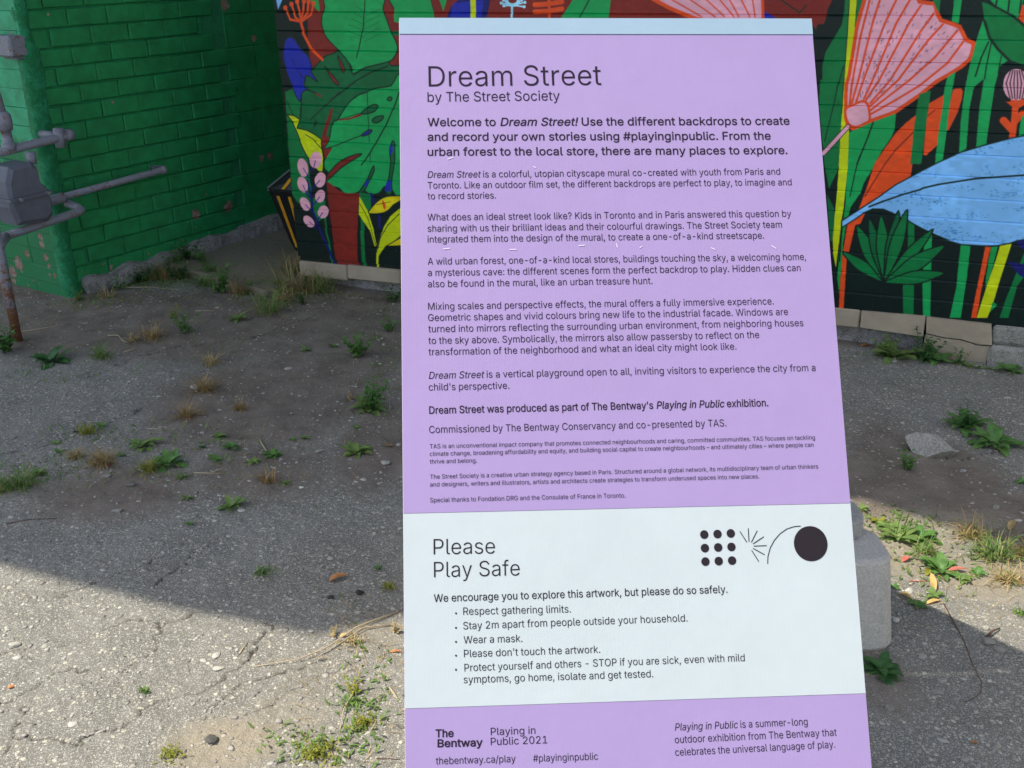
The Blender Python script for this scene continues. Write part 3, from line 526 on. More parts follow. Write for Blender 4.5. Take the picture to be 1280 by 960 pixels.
# ------------------------------------------------------------------ green building
gb = thing('green_brick_building', 'dark green painted brick building on the left with peeling paint low down', 'building', GC, GA)
GH, GT = .084, 1.3095
b = MB(); b.box((.004, .012, -.06), (9, 5, 2.7)); b.obj('wall_core', M_MORTAR, gb)
gm = [brick_mesh(.2105, GH-.004, .07, 'brick', M_GREEN, .0016, .006) for _ in range(4)]; gh = brick_mesh(.103, GH-.0055, .07, 'brick', M_GREEN, .0012, .0045)
blk = [brick_mesh(.4085, GH*2-.002, .07, 'wall_block', M_GREEN, .001, .002) for _ in range(2)]
for row in range(-3, 15):
    z = GT-GH*(row+1); s = (.02 if row % 2 == 0 else .125)+random.uniform(-.002, .012)
    if row % 2: o = D.objects.new('brick', gh); o.location = (.015, -.001, z); link(o, gb)
    lim = {0: .99, 1: 1.0, 2: 1.05, 3: 1.12}.get(row, 1.14 if row > 3 else .98)
    while s+.1 < lim:
        o = D.objects.new('brick', random.choice(gm)); o.location = (s, random.uniform(-.003, .001), z); o.rotation_euler = (random.uniform(-.015, .015), random.uniform(-.006, .006), random.uniform(-.008, .008)); link(o, gb); s += .2125
    MB().box((s, .0, z), (s+.02, .06, z+GH-.008), .001).obj('brick', M_GREEN, gb) if s < 1.0 else None
    if (row+3) % 2 == 0:
        s = 1.16+(.2 if (row+3) % 4 else 0)
        if (row+3) % 4: MB().box((1.16, .003, z-GH), (1.355, .06, z+GH-.006), .001, .003).obj('wall_block', M_GREEN, gb)
        while s < 2.6:
            o = D.objects.new('wall_block', random.choice(blk)); o.location = (s, .004+random.uniform(-.002, .001), z-GH); link(o, gb); s += .41
b = MB(); z = GT+GH*3+.004
while z < 2.62:
    s = .02
    while s < 8.8: b.box((s, -.001, z), (s+.2075, .05, z+GH-.009)); s += .2125
    z += GH
tag(b.obj('upper_brickwork', M_GREEN, gb), kind='stuff')
# lighter end face (turns away to the left), built of bricks under thick paint
em = [brick_mesh(.018, GH-.0015, .244, 'end_brick', M_GREEN2, .002, .0025) for _ in range(3)]
for row in range(-3, 16):
    z = GT-GH*(row+1); y = .003
    while y < 1.4:
        o = D.objects.new('end_brick', random.choice(em)); o.location = (-.014+random.uniform(-.002, .002), y, z); link(o, gb); y += .246
MB().box((-.012, .0, GT+GH*3), (.004, 5, 2.7)).obj('end_render', M_GREEN2, gb)
# crusty corner where thick paint rounds the arris
cv = []; P_ = [(-.015, .05), (-.021, .02), (-.018, .0), (-.006, -.011), (.014, -.015), (.034, -.012), (.05, -.004), (.058, .004)]
zz_ = np.arange(-.03, 1.7, .014)
for z in zz_:
    w_ = float(vnoise(np.array(z*9), np.array(.5), 31)); w2_ = float(vnoise(np.array(z*31), np.array(.5), 32))
    for i_, (x, y) in enumerate(P_): cv.append((x*(1+.9*(w_-.5)+.4*(w2_-.5))+random.uniform(-.002, .002), y+(w2_-.5)*.008*(0 < i_ < 7)+random.uniform(-.0025, .0025), z))
k = len(P_); mesh_obj('corner_crust', cv, [(i*k+j, i*k+j+1, (i+1)*k+j+1, (i+1)*k+j) for i in range(len(zz_)-1) for j in range(k-1)], M_CRUST, gb, True)
# rough footing under the green wall
fv = []; S_ = np.arange(0.07, 2.9, .02)
for s in S_:
    top = .055+.05*min(s/1.2, 1)+.03*(float(vnoise(np.array(s*9), np.array(2.), 41))-.5)+random.uniform(-.002, .002); o_ = -.04-.03*float(vnoise(np.array(s*6), np.array(7.), 42))-.02*max(0, s-.9)
    fv += [(s, o_-.012, -.06), (s+random.uniform(-.003, .003), o_+random.uniform(-.003, .003), top*.55), (s, o_+.012, top), (s, .02, top+.012)]
mesh_obj('footing', fv, [(i*4+j, (i+1)*4+j, (i+1)*4+j+1, i*4+j+1) for i in range(len(S_)-1) for j in range(3)]+[(0, 1, 2, 3)], M_FOOT, gb)
bp = onplane(7, 55, GV, float(GC@GV)-.03)       # grey bracket on the end face
PM = N('grey_pipe_paint', .45, .5); n = PM
f = n.ramp(n.math('ADD', n.noise(38, 7, .75), n.math('MULTIPLY', n.ramp(n.sep(n.pos)[2], .42, .05), .17)), (.565), .595); n.col(n.mix(f, n.mix(n.noise(20), (.15, .155, .185), (.22, .228, .265)), n.mix(n.noise(90, 5), (.09, .035, .015), (.24, .11, .05)))); n.b.inputs['Roughness'].default_value = .5
n.bump(n.noise(90, 6), .002); M_PIPE = n.m
M_METER = simple('grey_meter_casting', (.11, .115, .14), .5, .15, 18, .001, 120)
bk = thing('wall_bracket', 'small grey metal box fixed to the light green end face above the pipes', 'bracket', bp)
R3m = Matrix.Rotation(GA, 3, 'Z')
mm_ = MB().box((-.05, -.11, -.05), (.035, .04, .04), .0, .008).obj('bracket_body', M_PIPE, bk); mm_.rotation_euler = (0, 0, GA)
mm_ = MB().box((-.02, -.105, -.062), (.03, .0, -.052)).obj('bracket_lip', M_METER, bk); mm_.rotation_euler = (0, 0, GA)

# ------------------------------------------------------------------ gas meter and pipes
foot = GZ(22, 425); gm0 = thing('gas_meter', 'grey rust-spotted gas meter with pipes running along the green wall', 'gas meter', foot)
L_ = lambda P: np.array(P)-foot
def pipe(name, pts, r, mat=M_PIPE, br=.03): return MB().tube(bend([L_(p) for p in pts], br), r, 12).obj(name, mat, gm0, True)
d1 = .14; A_ = gpx(-14, 194, d1); B_ = gpx(90, 168, d1); Cw = B_+GN*.16
pipe('upper_pipe', [A_, B_, Cw], .020)
T_ = gpx(74, 170, d1); MB().tube([L_(T_+GN*.01), L_(T_+GN*.145)], .017, 10).obj('wall_stub', M_PIPE, gm0, True)
MB().tube([L_(T_-np.array([0, 0, .05])), L_(T_+np.array([0, 0, .035]))], .023, 10).obj('pipe_clamp', M_PIPE, gm0, True)
MB().tube([L_(B_-GV*.035), L_(B_-GV*.0)], .026, 12).obj('pipe_collar', M_PIPE, gm0, True)
U_ = gpx(12, 188, d1); MB().tube([L_(U_+np.array([0, 0, h])) for h in (0, .03, .031, .085, .086, .12, .15, .165)], [.03, .03, .022, .022, .03, .034, .032, .02], 12).obj('union_fitting', M_PIPE, gm0, True)
MB().tube([L_(U_+np.array([0, 0, .15])), L_(U_+np.array([-.015, 0, .3])), L_(U_+np.array([-.06, 0, .5]))], .017, 10).obj('riser_pipe', M_PIPE, gm0, True)
d2 = .09; A_ = gpx(62, 251, d2); B_ = gpx(205, 212, d2); pipe('middle_pipe', [A_-GV*.02, B_, B_+GN*.12], .0165)
q_ = gpx(78, 247, d2); MB().tube([L_(A_-GV*.03), L_(A_+GV*.01), L_(q_), L_(q_+GV*.012)], [.018, .024, .024, .018], 12).obj('pipe_collar', M_PIPE, gm0, True)
MB().tube([L_(B_-GV*.022), L_(B_+GV*.004)], .021, 12).obj('pipe_collar', M_PIPE, gm0, True)
d3 = .2; A_ = gpx(2, 297, d3); B_ = gpx(104, 263, d3); pipe('lower_pipe', [A_, B_, B_+GN*.07+np.array([0, 0, .015]), gpx(84, 254, .09)], .019)
vt = foot+np.array([0, 0, .62]); MB().tube([L_(foot-np.array([0, 0, .05])), L_(foot+np.array([0, 0, .3])), L_(vt)], .021, 12).obj('standing_pipe', M_PIPE, gm0, True)
jn = foot+np.array([0, 0, float(A_[2])]); MB().tube([L_(jn), L_(A_+(B_-A_)*.05)], .019, 12).obj('pipe_tee', M_PIPE, gm0, True)
# body: a tapered cast box with shoulders, parallel to the wall
mc = gpx(28, 238, .2)
prof = [(-.09, -.13), (.055, -.14), (.085, -.115), (.09, -.05), (.075, .01), (.052, .03), (.048, .10), (.02, .125), (-.08, .12), (-.105, .06), (-.11, -.05)]
V = []; k = len(prof)
for yy, sc2 in ((.07, .86), (.055, 1.), (-.06, 1.), (-.075, .86)):
    for (x, z) in prof: V.append(L_(mc+GV*x*sc2+GN*yy+np.array([0, 0, z*sc2])))
Fc = [tuple(range(k)), tuple(range(3*k, 4*k))[::-1]]+[(r_*k+i, (r_+1)*k+i, (r_+1)*k+(i+1) % k, r_*k+(i+1) % k) for r_ in range(3) for i in range(k)]
mesh_obj('meter_body', V, Fc, M_METER, gm0)
hb = MB()
Vh = [L_(mc+GV*x+GN*y+np.array([0, 0, z])) for x, y, z in ((-.115, -.088, -.025), (.088, -.088, -.018), (.092, .08, -.018), (-.115, .08, -.025), (-.115, -.088, -.012), (.084, -.088, -.006), (.088, .08, -.006), (-.115, .08, -.012))]
hb.add(Vh, [(0, 3, 2, 1), (4, 5, 6, 7), (0, 1, 5, 4), (1, 2, 6, 5), (2, 3, 7, 6), (3, 0, 4, 7)]).obj('body_flange', M_METER, gm0)
MB().tube([L_(mc+GV*.05-GN*.03+np.array([0, 0, .11])), L_(mc+GV*.05-GN*.03+np.array([0, 0, .16]))], .022, 12).obj('meter_port', M_PIPE, gm0, True)
for x, z in ((-.07, -.018), (.06, -.012)): MB().tube([L_(mc+GV*x-GN*.087+np.array([0, 0, z])), L_(mc+GV*x-GN*.1+np.array([0, 0, z]))], .008, 6).obj('bolt', M_PIPE, gm0)

# ------------------------------------------------------------------ concrete slab and bin in the gap
out = [(203, 328), (258, 343), (330, 363), (380, 352), (384, 338), (440, 322), (420, 262), (352, 262), (330, 276), (285, 298)]
P = [G(x, y, .035) for x, y in out]; k = len(P)
V = [(p[0], p[1], .037+.006*random.random()) for p in P]+[(p[0], p[1], -.05) for p in P]
sl_ = mesh_obj('concrete_slab', V, [tuple(range(k))]+[(i, (i+1) % k+k*0, (i+1) % k+k, i+k)[::-1] for i in range(k)], M_SLAB); tag(sl_, 'dusty tan concrete slab filling the gap between the two buildings', kind='structure')
M_BIN = simple('black_glossy_plastic', (.012, .012, .014), .25, .2, 20, 0, 1, .6)
n = N('amber_reflector', .12, .8); n.col(n.mix(n.ramp(n.vor(260), .2, .5), (.95, .62, .02), (.75, .30, .0))); n.b.inputs['Metallic'].default_value = .45; n.bump(n.vor(260), .002); M_AMB = n.m
M_RIM = simple('grey_plastic_rim', (.16, .16, .17), .4, .1, 30, 0)
bc = onplane(345, 238, MN, MD+.42)       # the corner of the bin that shows
bt = onplane(371, 300, MN, MD+.42)
binz = .04; zb = float(bc[2])
tb = thing('plastic_bin', 'black tapered plastic bin with amber reflective strips half hidden behind the mural corner', 'bin', (bc[0]+.235, bc[1]+.05, binz), MA)
wx, wb, H_ = .22, .12, zb-binz
def frus(mbx, x0, x1, x0b, x1b, yf, yb, z0, z1):
    return mbx.add([(x0b, yf*.8, z0), (x1b, yf*.8, z0), (x1b, yb*.8, z0), (x0b, yb*.8, z0), (x0, yf, z1), (x1, yf, z1), (x1, yb, z1), (x0, yb, z1)], [(0, 3, 2, 1), (4, 5, 6, 7), (0, 1, 5, 4), (1, 2, 6, 5), (2, 3, 7, 6), (3, 0, 4, 7)])
frus(MB(), -wx, wx, -wb, wb, -.17, .17, 0, H_).obj('body', M_BIN, tb)
MB().box((-wx-.004, -.174, H_), (wx+.004, .174, H_+.014), 0, .004).obj('rim', M_BIN, tb)
MB().tube([(-wx, -.172, H_+.004), (-wx-.001, -.173, H_+.02), (-wx*.3, -.102, H_+.145)], .005, 6).obj('lid_edge', M_RIM, tb)
MB().add([(-wx, -.17, H_+.013), (wx, -.17, H_+.013), (wx, .17, H_+.013), (-wx, .17, H_+.013), (-wx*.3, -.1, H_+.14), (wx*.9, -.1, H_+.16), (wx*.9, .1, H_+.16), (-wx*.3, .1, H_+.14)], [(4, 5, 6, 7), (0, 1, 5, 4), (1, 2, 6, 5), (2, 3, 7, 6), (3, 0, 4, 7)]).obj('lid', M_BIN, tb)
for x0 in (-.175, -.105):
    q0, q1 = x0, x0*.62
    mesh_obj('reflective_strip', [(q1, -.1385, .02), (q1+.016, -.1385, .02), (q0+.02, -.172, H_-.02), (q0, -.172, H_-.02)], [(0, 1, 2, 3)], M_AMB, tb)
mesh_obj('reflective_strip', [(-.14, -.173, H_+.018), (-.12, -.173, H_+.018), (-.03, -.104, H_+.14), (-.055, -.104, H_+.14)], [(0, 1, 2, 3)], M_AMB, tb)

# ------------------------------------------------------------------ the sign
TL = np.array([-.1549, 1.6507, 1.4493]); yaw, lean, rl = .0637, .5649, -.0264
rt = np.array([math.cos(yaw), math.sin(yaw), 0]); fw = np.array([-math.sin(yaw), math.cos(yaw), 0]); up = np.array([0, 0, 1])*math.cos(lean)+fw*math.sin(lean)
BA = rt*math.cos(rl)+up*math.sin(rl); BU = up*math.cos(rl)-rt*math.sin(rl); BN = np.cross(BA, BU)
BWD, BLN = .612, 1.70; base = TL-BU*BLN+BA*BWD/2
sg = thing('information_sign', 'tall leaning lilac information board headed Dream Street with a white Please Play Safe panel', 'sign')
mw = Matrix.Identity(4)
for i in range(3): mw[i][0], mw[i][1], mw[i][2], mw[i][3] = BA[i], BU[i], BN[i], base[i]
sg.matrix_world = mw
def bpx(x, y):
    P = onplane(x, y, BN, float(base@BN)); d = P-base; return float(d@BA), float(d@BU)
def board_mat(name, c):
    n = N(name, .4, .4); f = n.math('ADD', n.math('MULTIPLY', n.noise(6, 4), .6), n.math('MULTIPLY', n.noise(40, 6, .7), .4)); n.put(n.b.inputs['Roughness'], n.math('ADD', n.math('MULTIPLY', n.noise(9, 5), .25), .25)); w_ = n.new('ShaderNodeTexWave', wave_type='BANDS', bands_direction='X'); w_.inputs['Scale'].default_value = 60; tc = n.new('ShaderNodeTexCoord'); n.put(w_.inputs['Vector'], tc.outputs['Object'])
    c = np.array(c); n.col(n.mix(n.ramp(f, .3, .7), tuple(c*.95), tuple(c*1.03))); n.bump(n.math('ADD', n.math('MULTIPLY', w_.outputs['Fac'], .04), n.noise(25, 3)), .0006); return n.m
M_VIO = board_mat('lilac_printed_panel', (.248, .182, .342)); M_WHT = board_mat('white_printed_panel', (.352, .392, .402)); M_SKY = board_mat('pale_blue_header', (.212, .295, .365))
M_INK = simple('dark_plum_print', (.016, .009, .02), .7, .05, 30, 0, 1, .1); M_INKW = simple('charcoal_print', (.016, .012, .016), .7, .05, 30, 0, 1, .1); M_EDGE = simple('grey_board_edge', (.45, .4, .5), .6, .1, 30, 0); M_FR = simple('galvanised_frame', (.4, .41, .43), .4, .1, 30, .0005, 100, .5, .6)
hw = BWD/2
yw1 = (bpx(503, 643)[1]+bpx(1066, 628)[1])/2; yw0 = (bpx(505, 888)[1]+bpx(1079, 865)[1])/2; yh = (bpx(501, 43)[1]+bpx(1014, 43)[1])/2
MB().box((-hw, 0, -.012), (hw, BLN, -.0015), 0, .001).obj('backing_board', M_EDGE, sg)
def sheet(y0, y1, mat, nm, z=0.): return MB().box((-hw+.0005, y0, -.0014), (hw-.0005, y1, z), 0, 0).obj(nm, mat, sg)
sheet(.001, yw0-.0003, M_VIO, 'lower_lilac_panel'); sheet(yw0+.0003, yw1-.0003, M_WHT, 'white_panel'); sheet(yw1+.0003, yh-.0005, M_VIO, 'lilac_panel'); sheet(yh, BLN+.001, M_SKY, 'header_strip', .0012)
try: FONT = D.fonts.load(bpy.utils.resource_path('LOCAL')+'/datafiles/fonts/Inter.woff2')
except Exception: FONT = None
GC_ = {}
def _txt(t, fill, off=0.):
    c = D.curves.new('t', 'FONT'); c.body = t; c.size = 1; c.resolution_u = 3; c.offset = off; c.fill_mode = fill; c.dimensions = '2D'
    if FONT: c.font = FONT
    o = D.objects.new('t', c); COL.objects.link(o); dg = bpy.context.evaluated_depsgraph_get(); oe = o.evaluated_get(dg); me = oe.to_mesh()
    V = np.array([v.co[:2] for v in me.vertices], float).reshape(-1, 2); Ed = [tuple(e.vertices) for e in me.edges]
    oe.to_mesh_clear(); D.objects.remove(o); D.curves.remove(c); return V, Ed
HH = _txt('HH', 'NONE')[0][:, 0].max()
def glyph(ch, bo=0.):                            # outline -> triangles, overlapping contours joined (non-zero winding); plus the advance
    if (ch, bo) in GC_: return GC_[ch, bo]
    adv = _txt('H'+ch+'H', 'NONE')[0][:, 0].max()-HH
    if ch == ' ': GC_[ch, bo] = (np.zeros((0, 2)), [], adv); return GC_[ch, bo]
    V, Ed = _txt(ch, 'NONE'); nb = {}
    for a, b in Ed: nb.setdefault(a, []).append(b); nb.setdefault(b, []).append(a)
    seen, loops = set(), []
    for i in range(len(V)):
        if i in seen or i not in nb: continue
        L = [i]; seen.add(i); cur = i+1 if (i+1) in nb[i] else nb[i][0]
        while cur not in seen:
            L.append(cur); seen.add(cur); nx_ = [q for q in nb[cur] if q not in seen]
            if not nx_: break
            cur = nx_[0]
        if len(L) > 2: loops.append(L)
    sg_ = sum(float(np.sum(V[L][:, 0]*np.roll(V[L][:, 1], -1)-np.roll(V[L][:, 0], -1)*V[L][:, 1])) for L in loops); sg_ = 1 if sg_ > 0 else -1
    for L in loops:                       # heavier or lighter weight: push the outline out or in
        P = V[L]; a_ = P-np.roll(P, 1, 0); b_ = np.roll(P, -1, 0)-P; a_ /= np.linalg.norm(a_, axis=1)[:, None]+1e-9; b_ /= np.linalg.norm(b_, axis=1)[:, None]+1e-9
        n1 = np.stack([a_[:, 1], -a_[:, 0]], 1)*sg_; n2 = np.stack([b_[:, 1], -b_[:, 0]], 1)*sg_; mt_ = n1+n2; mt_ /= np.maximum((mt_*mt_).sum(1)/2, .5)[:, None]; V[L] = P+mt_*bo
    ed = [(L[i], L[(i+1) % len(L)]) for L in loops for i in range(len(L))]
    r = delaunay_2d_cdt([Vector(v) for v in V], ed, [], 0, 1e-6); W2 = np.array([v[:] for v in r[0]]); F2 = []
    for f in r[2]:
        c = W2[list(f)].mean(0); wn = 0
        for a, b in ed:
            A_, B_ = V[a], V[b]
            if A_[1] <= c[1] < B_[1] or B_[1] <= c[1] < A_[1]:
                if A_[0]+(c[1]-A_[1])*(B_[0]-A_[0])/(B_[1]-A_[1]) > c[0]: wn += 1 if B_[1] > A_[1] else -1
        if wn: F2.append(tuple(f))
    GC_[ch, bo] = (W2, F2, adv); return GC_[ch, bo]
def lay(segs):                            # segs: [(text, italic, bold)] -> vertices (x, y, layer) and faces
    Vs, Fs, x, n0 = [], [], 0., 0
    for t, it, bo in segs:
        for ch in t:
            V, Fc, adv = glyph(ch, bo)
            offs = [(0, 0)]
            if len(V):
                for k_, (ox, oy) in enumerate(offs):
                    P = np.zeros((len(V), 3)); P[:, :2] = V+(x+ox, oy); P[:, 2] = k_
                    if it: P[:, 0] += P[:, 1]*.2
                    Vs.append(P); Fs += [tuple(i+n0 for i in f) for f in Fc]; n0 += len(V)
            x += adv
    V = np.concatenate(Vs); V[:, 0] -= V[:, 0].min(); return V, Fs
def parse(s, bold):
    o = []
    for i, p in enumerate(s.split('*')):
        if p: o.append((p, i % 2 == 1, bold))
    return o
CAP = .5087
def block(name, lines, cap, mat, bold=-.002, z=.0006):
    b = MB()
    for s, x0, y0, x1, y1 in lines:
        a = np.array(bpx(x0, y0)); e = np.array(bpx(x1, y1)); V, Fc = lay(parse(s, bold)); wd = V[:, 0].max(); d = e-a; L = np.hypot(*d); d /= L; nn = np.array([-d[1], d[0]])
        k = (np.array(bpx(x0, y0-cap))-a)[1]; sy = k/CAP; sx = L/wd
        P = a+V[:, :1]*sx*d+V[:, 1:2]*sy*nn; b.add([(p[0], p[1], z+.00003*l) for p, l in zip(P, V[:, 2])], Fc)
    return b.obj(name, mat, sg)
block('title_text', [("Dream Street", 535.9, 108.4, 751.9, 106.4)], 25.6, M_INK, -.004)
block('byline_text', [("by The Street Society", 534.5, 127.6, 699.7, 125.6)], 12.3, M_INK)
block('intro_text', [("Welcome to *Dream Street!* Use the different backdrops to create", 534.5, 157.8, 987, 156), ("and record your own stories using #playinginpublic. From the", 534.5, 176.1, 963.4, 174.6), ("urban forest to the local store, there are many places to explore.", 534.5, 194.8, 984.3, 192.6)], 10, M_INK, .009)
block('body_text', [("*Dream Street* is a colorful, utopian cityscape mural co-created with youth from Paris and", 534.4, 222.5, 975.2, 218.4), ("Toronto. Like an outdoor film set, the different backdrops are perfect to play, to imagine and", 534.6, 235.9, 989.6, 231.7), ("to record stories.", 534.6, 249.3, 619.9, 248.2)], 8.3, M_INK)
block('body_text', [("What does an ideal street look like? Kids in Toronto and in Paris answered this question by", 534.5, 275.8, 989, 271), ("sharing with us their brilliant ideas and their colourful drawings. The Street Society team", 534.5, 289.9, 977.4, 284.7), ("integrated them into the design of the mural, to create a one-of-a-kind streetscape.", 534.5, 303.4, 954.9, 298.3)], 8.5, M_INK)
block('body_text', [("A wild urban forest, one-of-a-kind local stores, buildings touching the sky, a welcoming home,", 534.8, 331, 1007.4, 325), ("a mysterious cave: the different scenes form the perfect backdrop to play. Hidden clues can", 535, 345.1, 1000.7, 338.9), ("also be found in the mural, like an urban treasure hunt.", 535, 359.2, 815.5, 355)], 8.6, M_INK)
block('body_text', [("Mixing scales and perspective effects, the mural offers a fully immersive experience.", 535.2, 387.3, 967.1, 380.6), ("Geometric shapes and vivid colours bring new life to the industrial facade. Windows are", 535.2, 401.4, 985, 393.8), ("turned into mirrors reflecting the surrounding urban environment, from neighboring houses", 535.5, 415.5, 1004.2, 407.7), ("to the sky above. Symbolically, the mirrors also allow passersby to reflect on the", 535.5, 430.1, 949, 422.5), ("transformation of the neighborhood and what an ideal city might look like.", 535.7, 444.2, 920.5, 437)], 8.7, M_INK)
block('body_text', [("*Dream Street* is a vertical playground open to all, inviting visitors to experience the city from a", 536, 473.7, 1019.3, 463.8), ("child's perspective.", 536, 488.3, 636.5, 486)], 8.8, M_INK)
block('credit_text', [("Dream Street was produced as part of The Bentway's *Playing in Public* exhibition.", 536.5, 517.3, 960.4, 507.8)], 9.2, M_INK, .009)
block('credit_text', [("Commissioned by The Bentway Conservancy and co-presented by TAS.", 536.5, 541.5, 907.9, 533)], 9, M_INK)
block('small_print', [("TAS is an unconventional impact company that promotes connected neighbourhoods and caring, committed communities. TAS focuses on tackling", 537.2, 560.7, 1018.6, 549.4), ("climate change, broadening affordability and equity, and building social capital to create neighbourhoods \u2013 and ultimately cities \u2013 where people can", 537.2, 570.1, 1016.9, 558.5), ("thrive and belong.", 537.2, 579.6, 596.1, 578.2)], 5.5, M_INK)
block('small_print', [("The Street Society is a creative urban strategy agency based in Paris. Structured around a global network, its multidisciplinary team of urban thinkers", 537.7, 598.7, 1022.7, 585.6), ("and designers, writers and illustrators, artists and architects create strategies to transform underused spaces into new places.", 537.7, 608.4, 949, 598)], 5.5, M_INK)
block('small_print', [("Special thanks to Fondation DRG and the Consulate of France in Toronto.", 537.7, 628, 781.8, 622)], 5.7, M_INK)
block('safety_heading', [("Please", 542, 693.2, 618.7, 692), ("Play Safe", 542.5, 721.8, 649.7, 719.4)], 19.6, M_INKW, -.006)
block('safety_text', [("We encourage you to explore this artwork, but please do so safely.", 542.4, 752.5, 909.4, 741)], 9.6, M_INKW, .004)
SL_ = [("Respect gathering limits.", 579.1, 768.7, 713.5, 765.6), ("Stay 2m apart from people outside your household.", 579.1, 786.8, 859.4, 776.8), ("Wear a mask.", 579.6, 804.4, 653, 802.3), ("Please don't touch the artwork.", 580, 821.6, 750.2, 816), ("Protect yourself and others - STOP if you are sick, even with mild", 580.6, 839.2, 930.9, 826.4), ("symptoms, go home, isolate and get tested.", 579.6, 854, 816.5, 846.5)]
block('safety_list', SL_, 9.4, M_INKW)
block('organiser_name', [("The", 544.5, 921.5, 567, 921), ("Bentway", 546.9, 933.9, 603.4, 932.5)], 9.6, M_INK, .018)
block('exhibition_text', [("Playing in", 613.5, 919, 669.2, 917.2), ("Public 2021", 613.5, 931.5, 684, 929)], 9.4, M_INK)
block('web_text', [("thebentway.ca/play", 544.8, 955.5, 644.4, 952.5)], 9, M_INK); block('hashtag_text', [("#playinginpublic", 666.4, 952.2, 747.4, 949.5)], 9, M_INK)
block('about_text', [("*Playing in Public* is a summer-long", 843.7, 913.3, 1009.5, 906.3), ("outdoor exhibition from The Bentway that", 843.7, 929, 1045.8, 919.6), ("celebrates the universal language of play.", 844.1, 944.8, 1043.9, 934.6)], 9.2, M_INK)
def disc(cx, cy, r, n=32, z=.0006, a=(0, 2*math.pi)):
    k = bpx(cx, cy); rr_ = r*pxm(base+BA*k[0]+BU*k[1]); return [(k[0]+rr_*math.cos(2*math.pi*i/n), k[1]+rr_*1.02*math.sin(2*math.pi*i/n), z) for i in range(n)], [tuple(range(n))]
b = MB()
for s, x0, y0, x1, y1 in SL_[:5]: b.add(*disc(570, y0-2.4+.3, 1.25, 10))
b.obj('bullet_points', M_INKW, sg)
LG = lambda x, y: (850+x/6.095, 640+y/6.095)
for x, y in ((184, 172), (285, 168), (386, 163), (189, 275), (290, 270), (391, 266), (193, 378), (294, 374), (396, 370)): mesh_obj('emblem_dot', *disc(*LG(x, y), 5.3, 24), M_INKW, sg)
mesh_obj('emblem_ball', *disc(*LG(995, 241), 21.3, 64), M_INKW, sg)
def stroke(P, w_px, nm):
    Q = [np.array(bpx(*p)) for p in P]; w2 = w_px*.00115/2; V = []; k = len(Q)
    for i, q in enumerate(Q):
        t = Q[min(i+1, k-1)]-Q[max(i-1, 0)]; t /= np.hypot(*t); nn = np.array([-t[1], t[0]]); V += [(*(q+nn*w2), .0006), (*(q-nn*w2), .0006)]
    return mesh_obj(nm, V, [(2*i+1, 2*i+3, 2*i+2, 2*i) for i in range(k-1)], M_INKW, sg)
for a in ((455, 147, 509, 231), (519, 124, 525, 226), (588, 142, 543, 231), (638, 188, 556, 243), (659, 256, 561, 260), (644, 326, 556, 277), (600, 378, 545, 292)): stroke([LG(*a[:2]), LG(*a[2:])], 1.0, 'emblem_ray')
c0 = np.array(LG(930, 385)); arc = [(667, 395), (669, 340), (686, 275), (718, 215), (762, 165), (812, 130), (866, 112), (918, 107)]
stroke([LG(*p) for p in sm_] if False else [LG(*p) for p in arc], 1.0, 'emblem_arc')
M_STP = simple('scuffed_white_scratch', (.5, .42, .55), .4, .05, 30, 0)
for x, y, w2, sl2 in ((558, 311, 9, -.12), (641, 312, 9, 0), (727, 307, 8, -.1), (801, 309, 3, -.7), (891, 311, 5, .5), (967, 309, 6, .6), (771, 307, 1.5, 3.5), (563, 198, 7, -.35), (668, 209, 3, .6)):
    a = bpx(x-w2/2, y-sl2*w2/2); e = bpx(x+w2/2, y+sl2*w2/2); d = np.array(e)-a; d /= np.hypot(*d); nn = np.array([-d[1], d[0]])*.0007
    mesh_obj('scuff', [(*(np.array(a)-nn), .0009), (*(np.array(e)-nn), .0009), (*(np.array(e)+nn), .0009), (*(np.array(a)+nn), .0009)], [(0, 1, 2, 3)], M_STP, sg)
# the back half of the A-frame
top = TL+BA*0; 
def S_l(P): return mw.inverted() @ Vector(tuple(P))
rf = 2.86; zt = 1.40
for side, x in (('l', -.12), ('r', .43)):
    hi_ = np.array([x, 1.72, zt-.08]); lo_ = np.array([x+.03, rf, .0])
    MB().tube([tuple(S_l(hi_)), tuple(S_l(lo_))], .013, 8).obj('leg', M_FR, sg, True)
q = [TL-BN*.0135, TL+BA*BWD-BN*.0135, np.array((.50, rf+.05, .03)), np.array((-.11, rf, .03))]; nn = np.array([0, .012, .006])
mesh_obj('rear_panel', [tuple(S_l(p)) for p in q]+[tuple(S_l(p+nn)) for p in q], [(3, 2, 1, 0), (4, 5, 6, 7), (0, 1, 5, 4), (1, 2, 6, 5), (2, 3, 7, 6), (3, 0, 4, 7)], M_EDGE, sg)

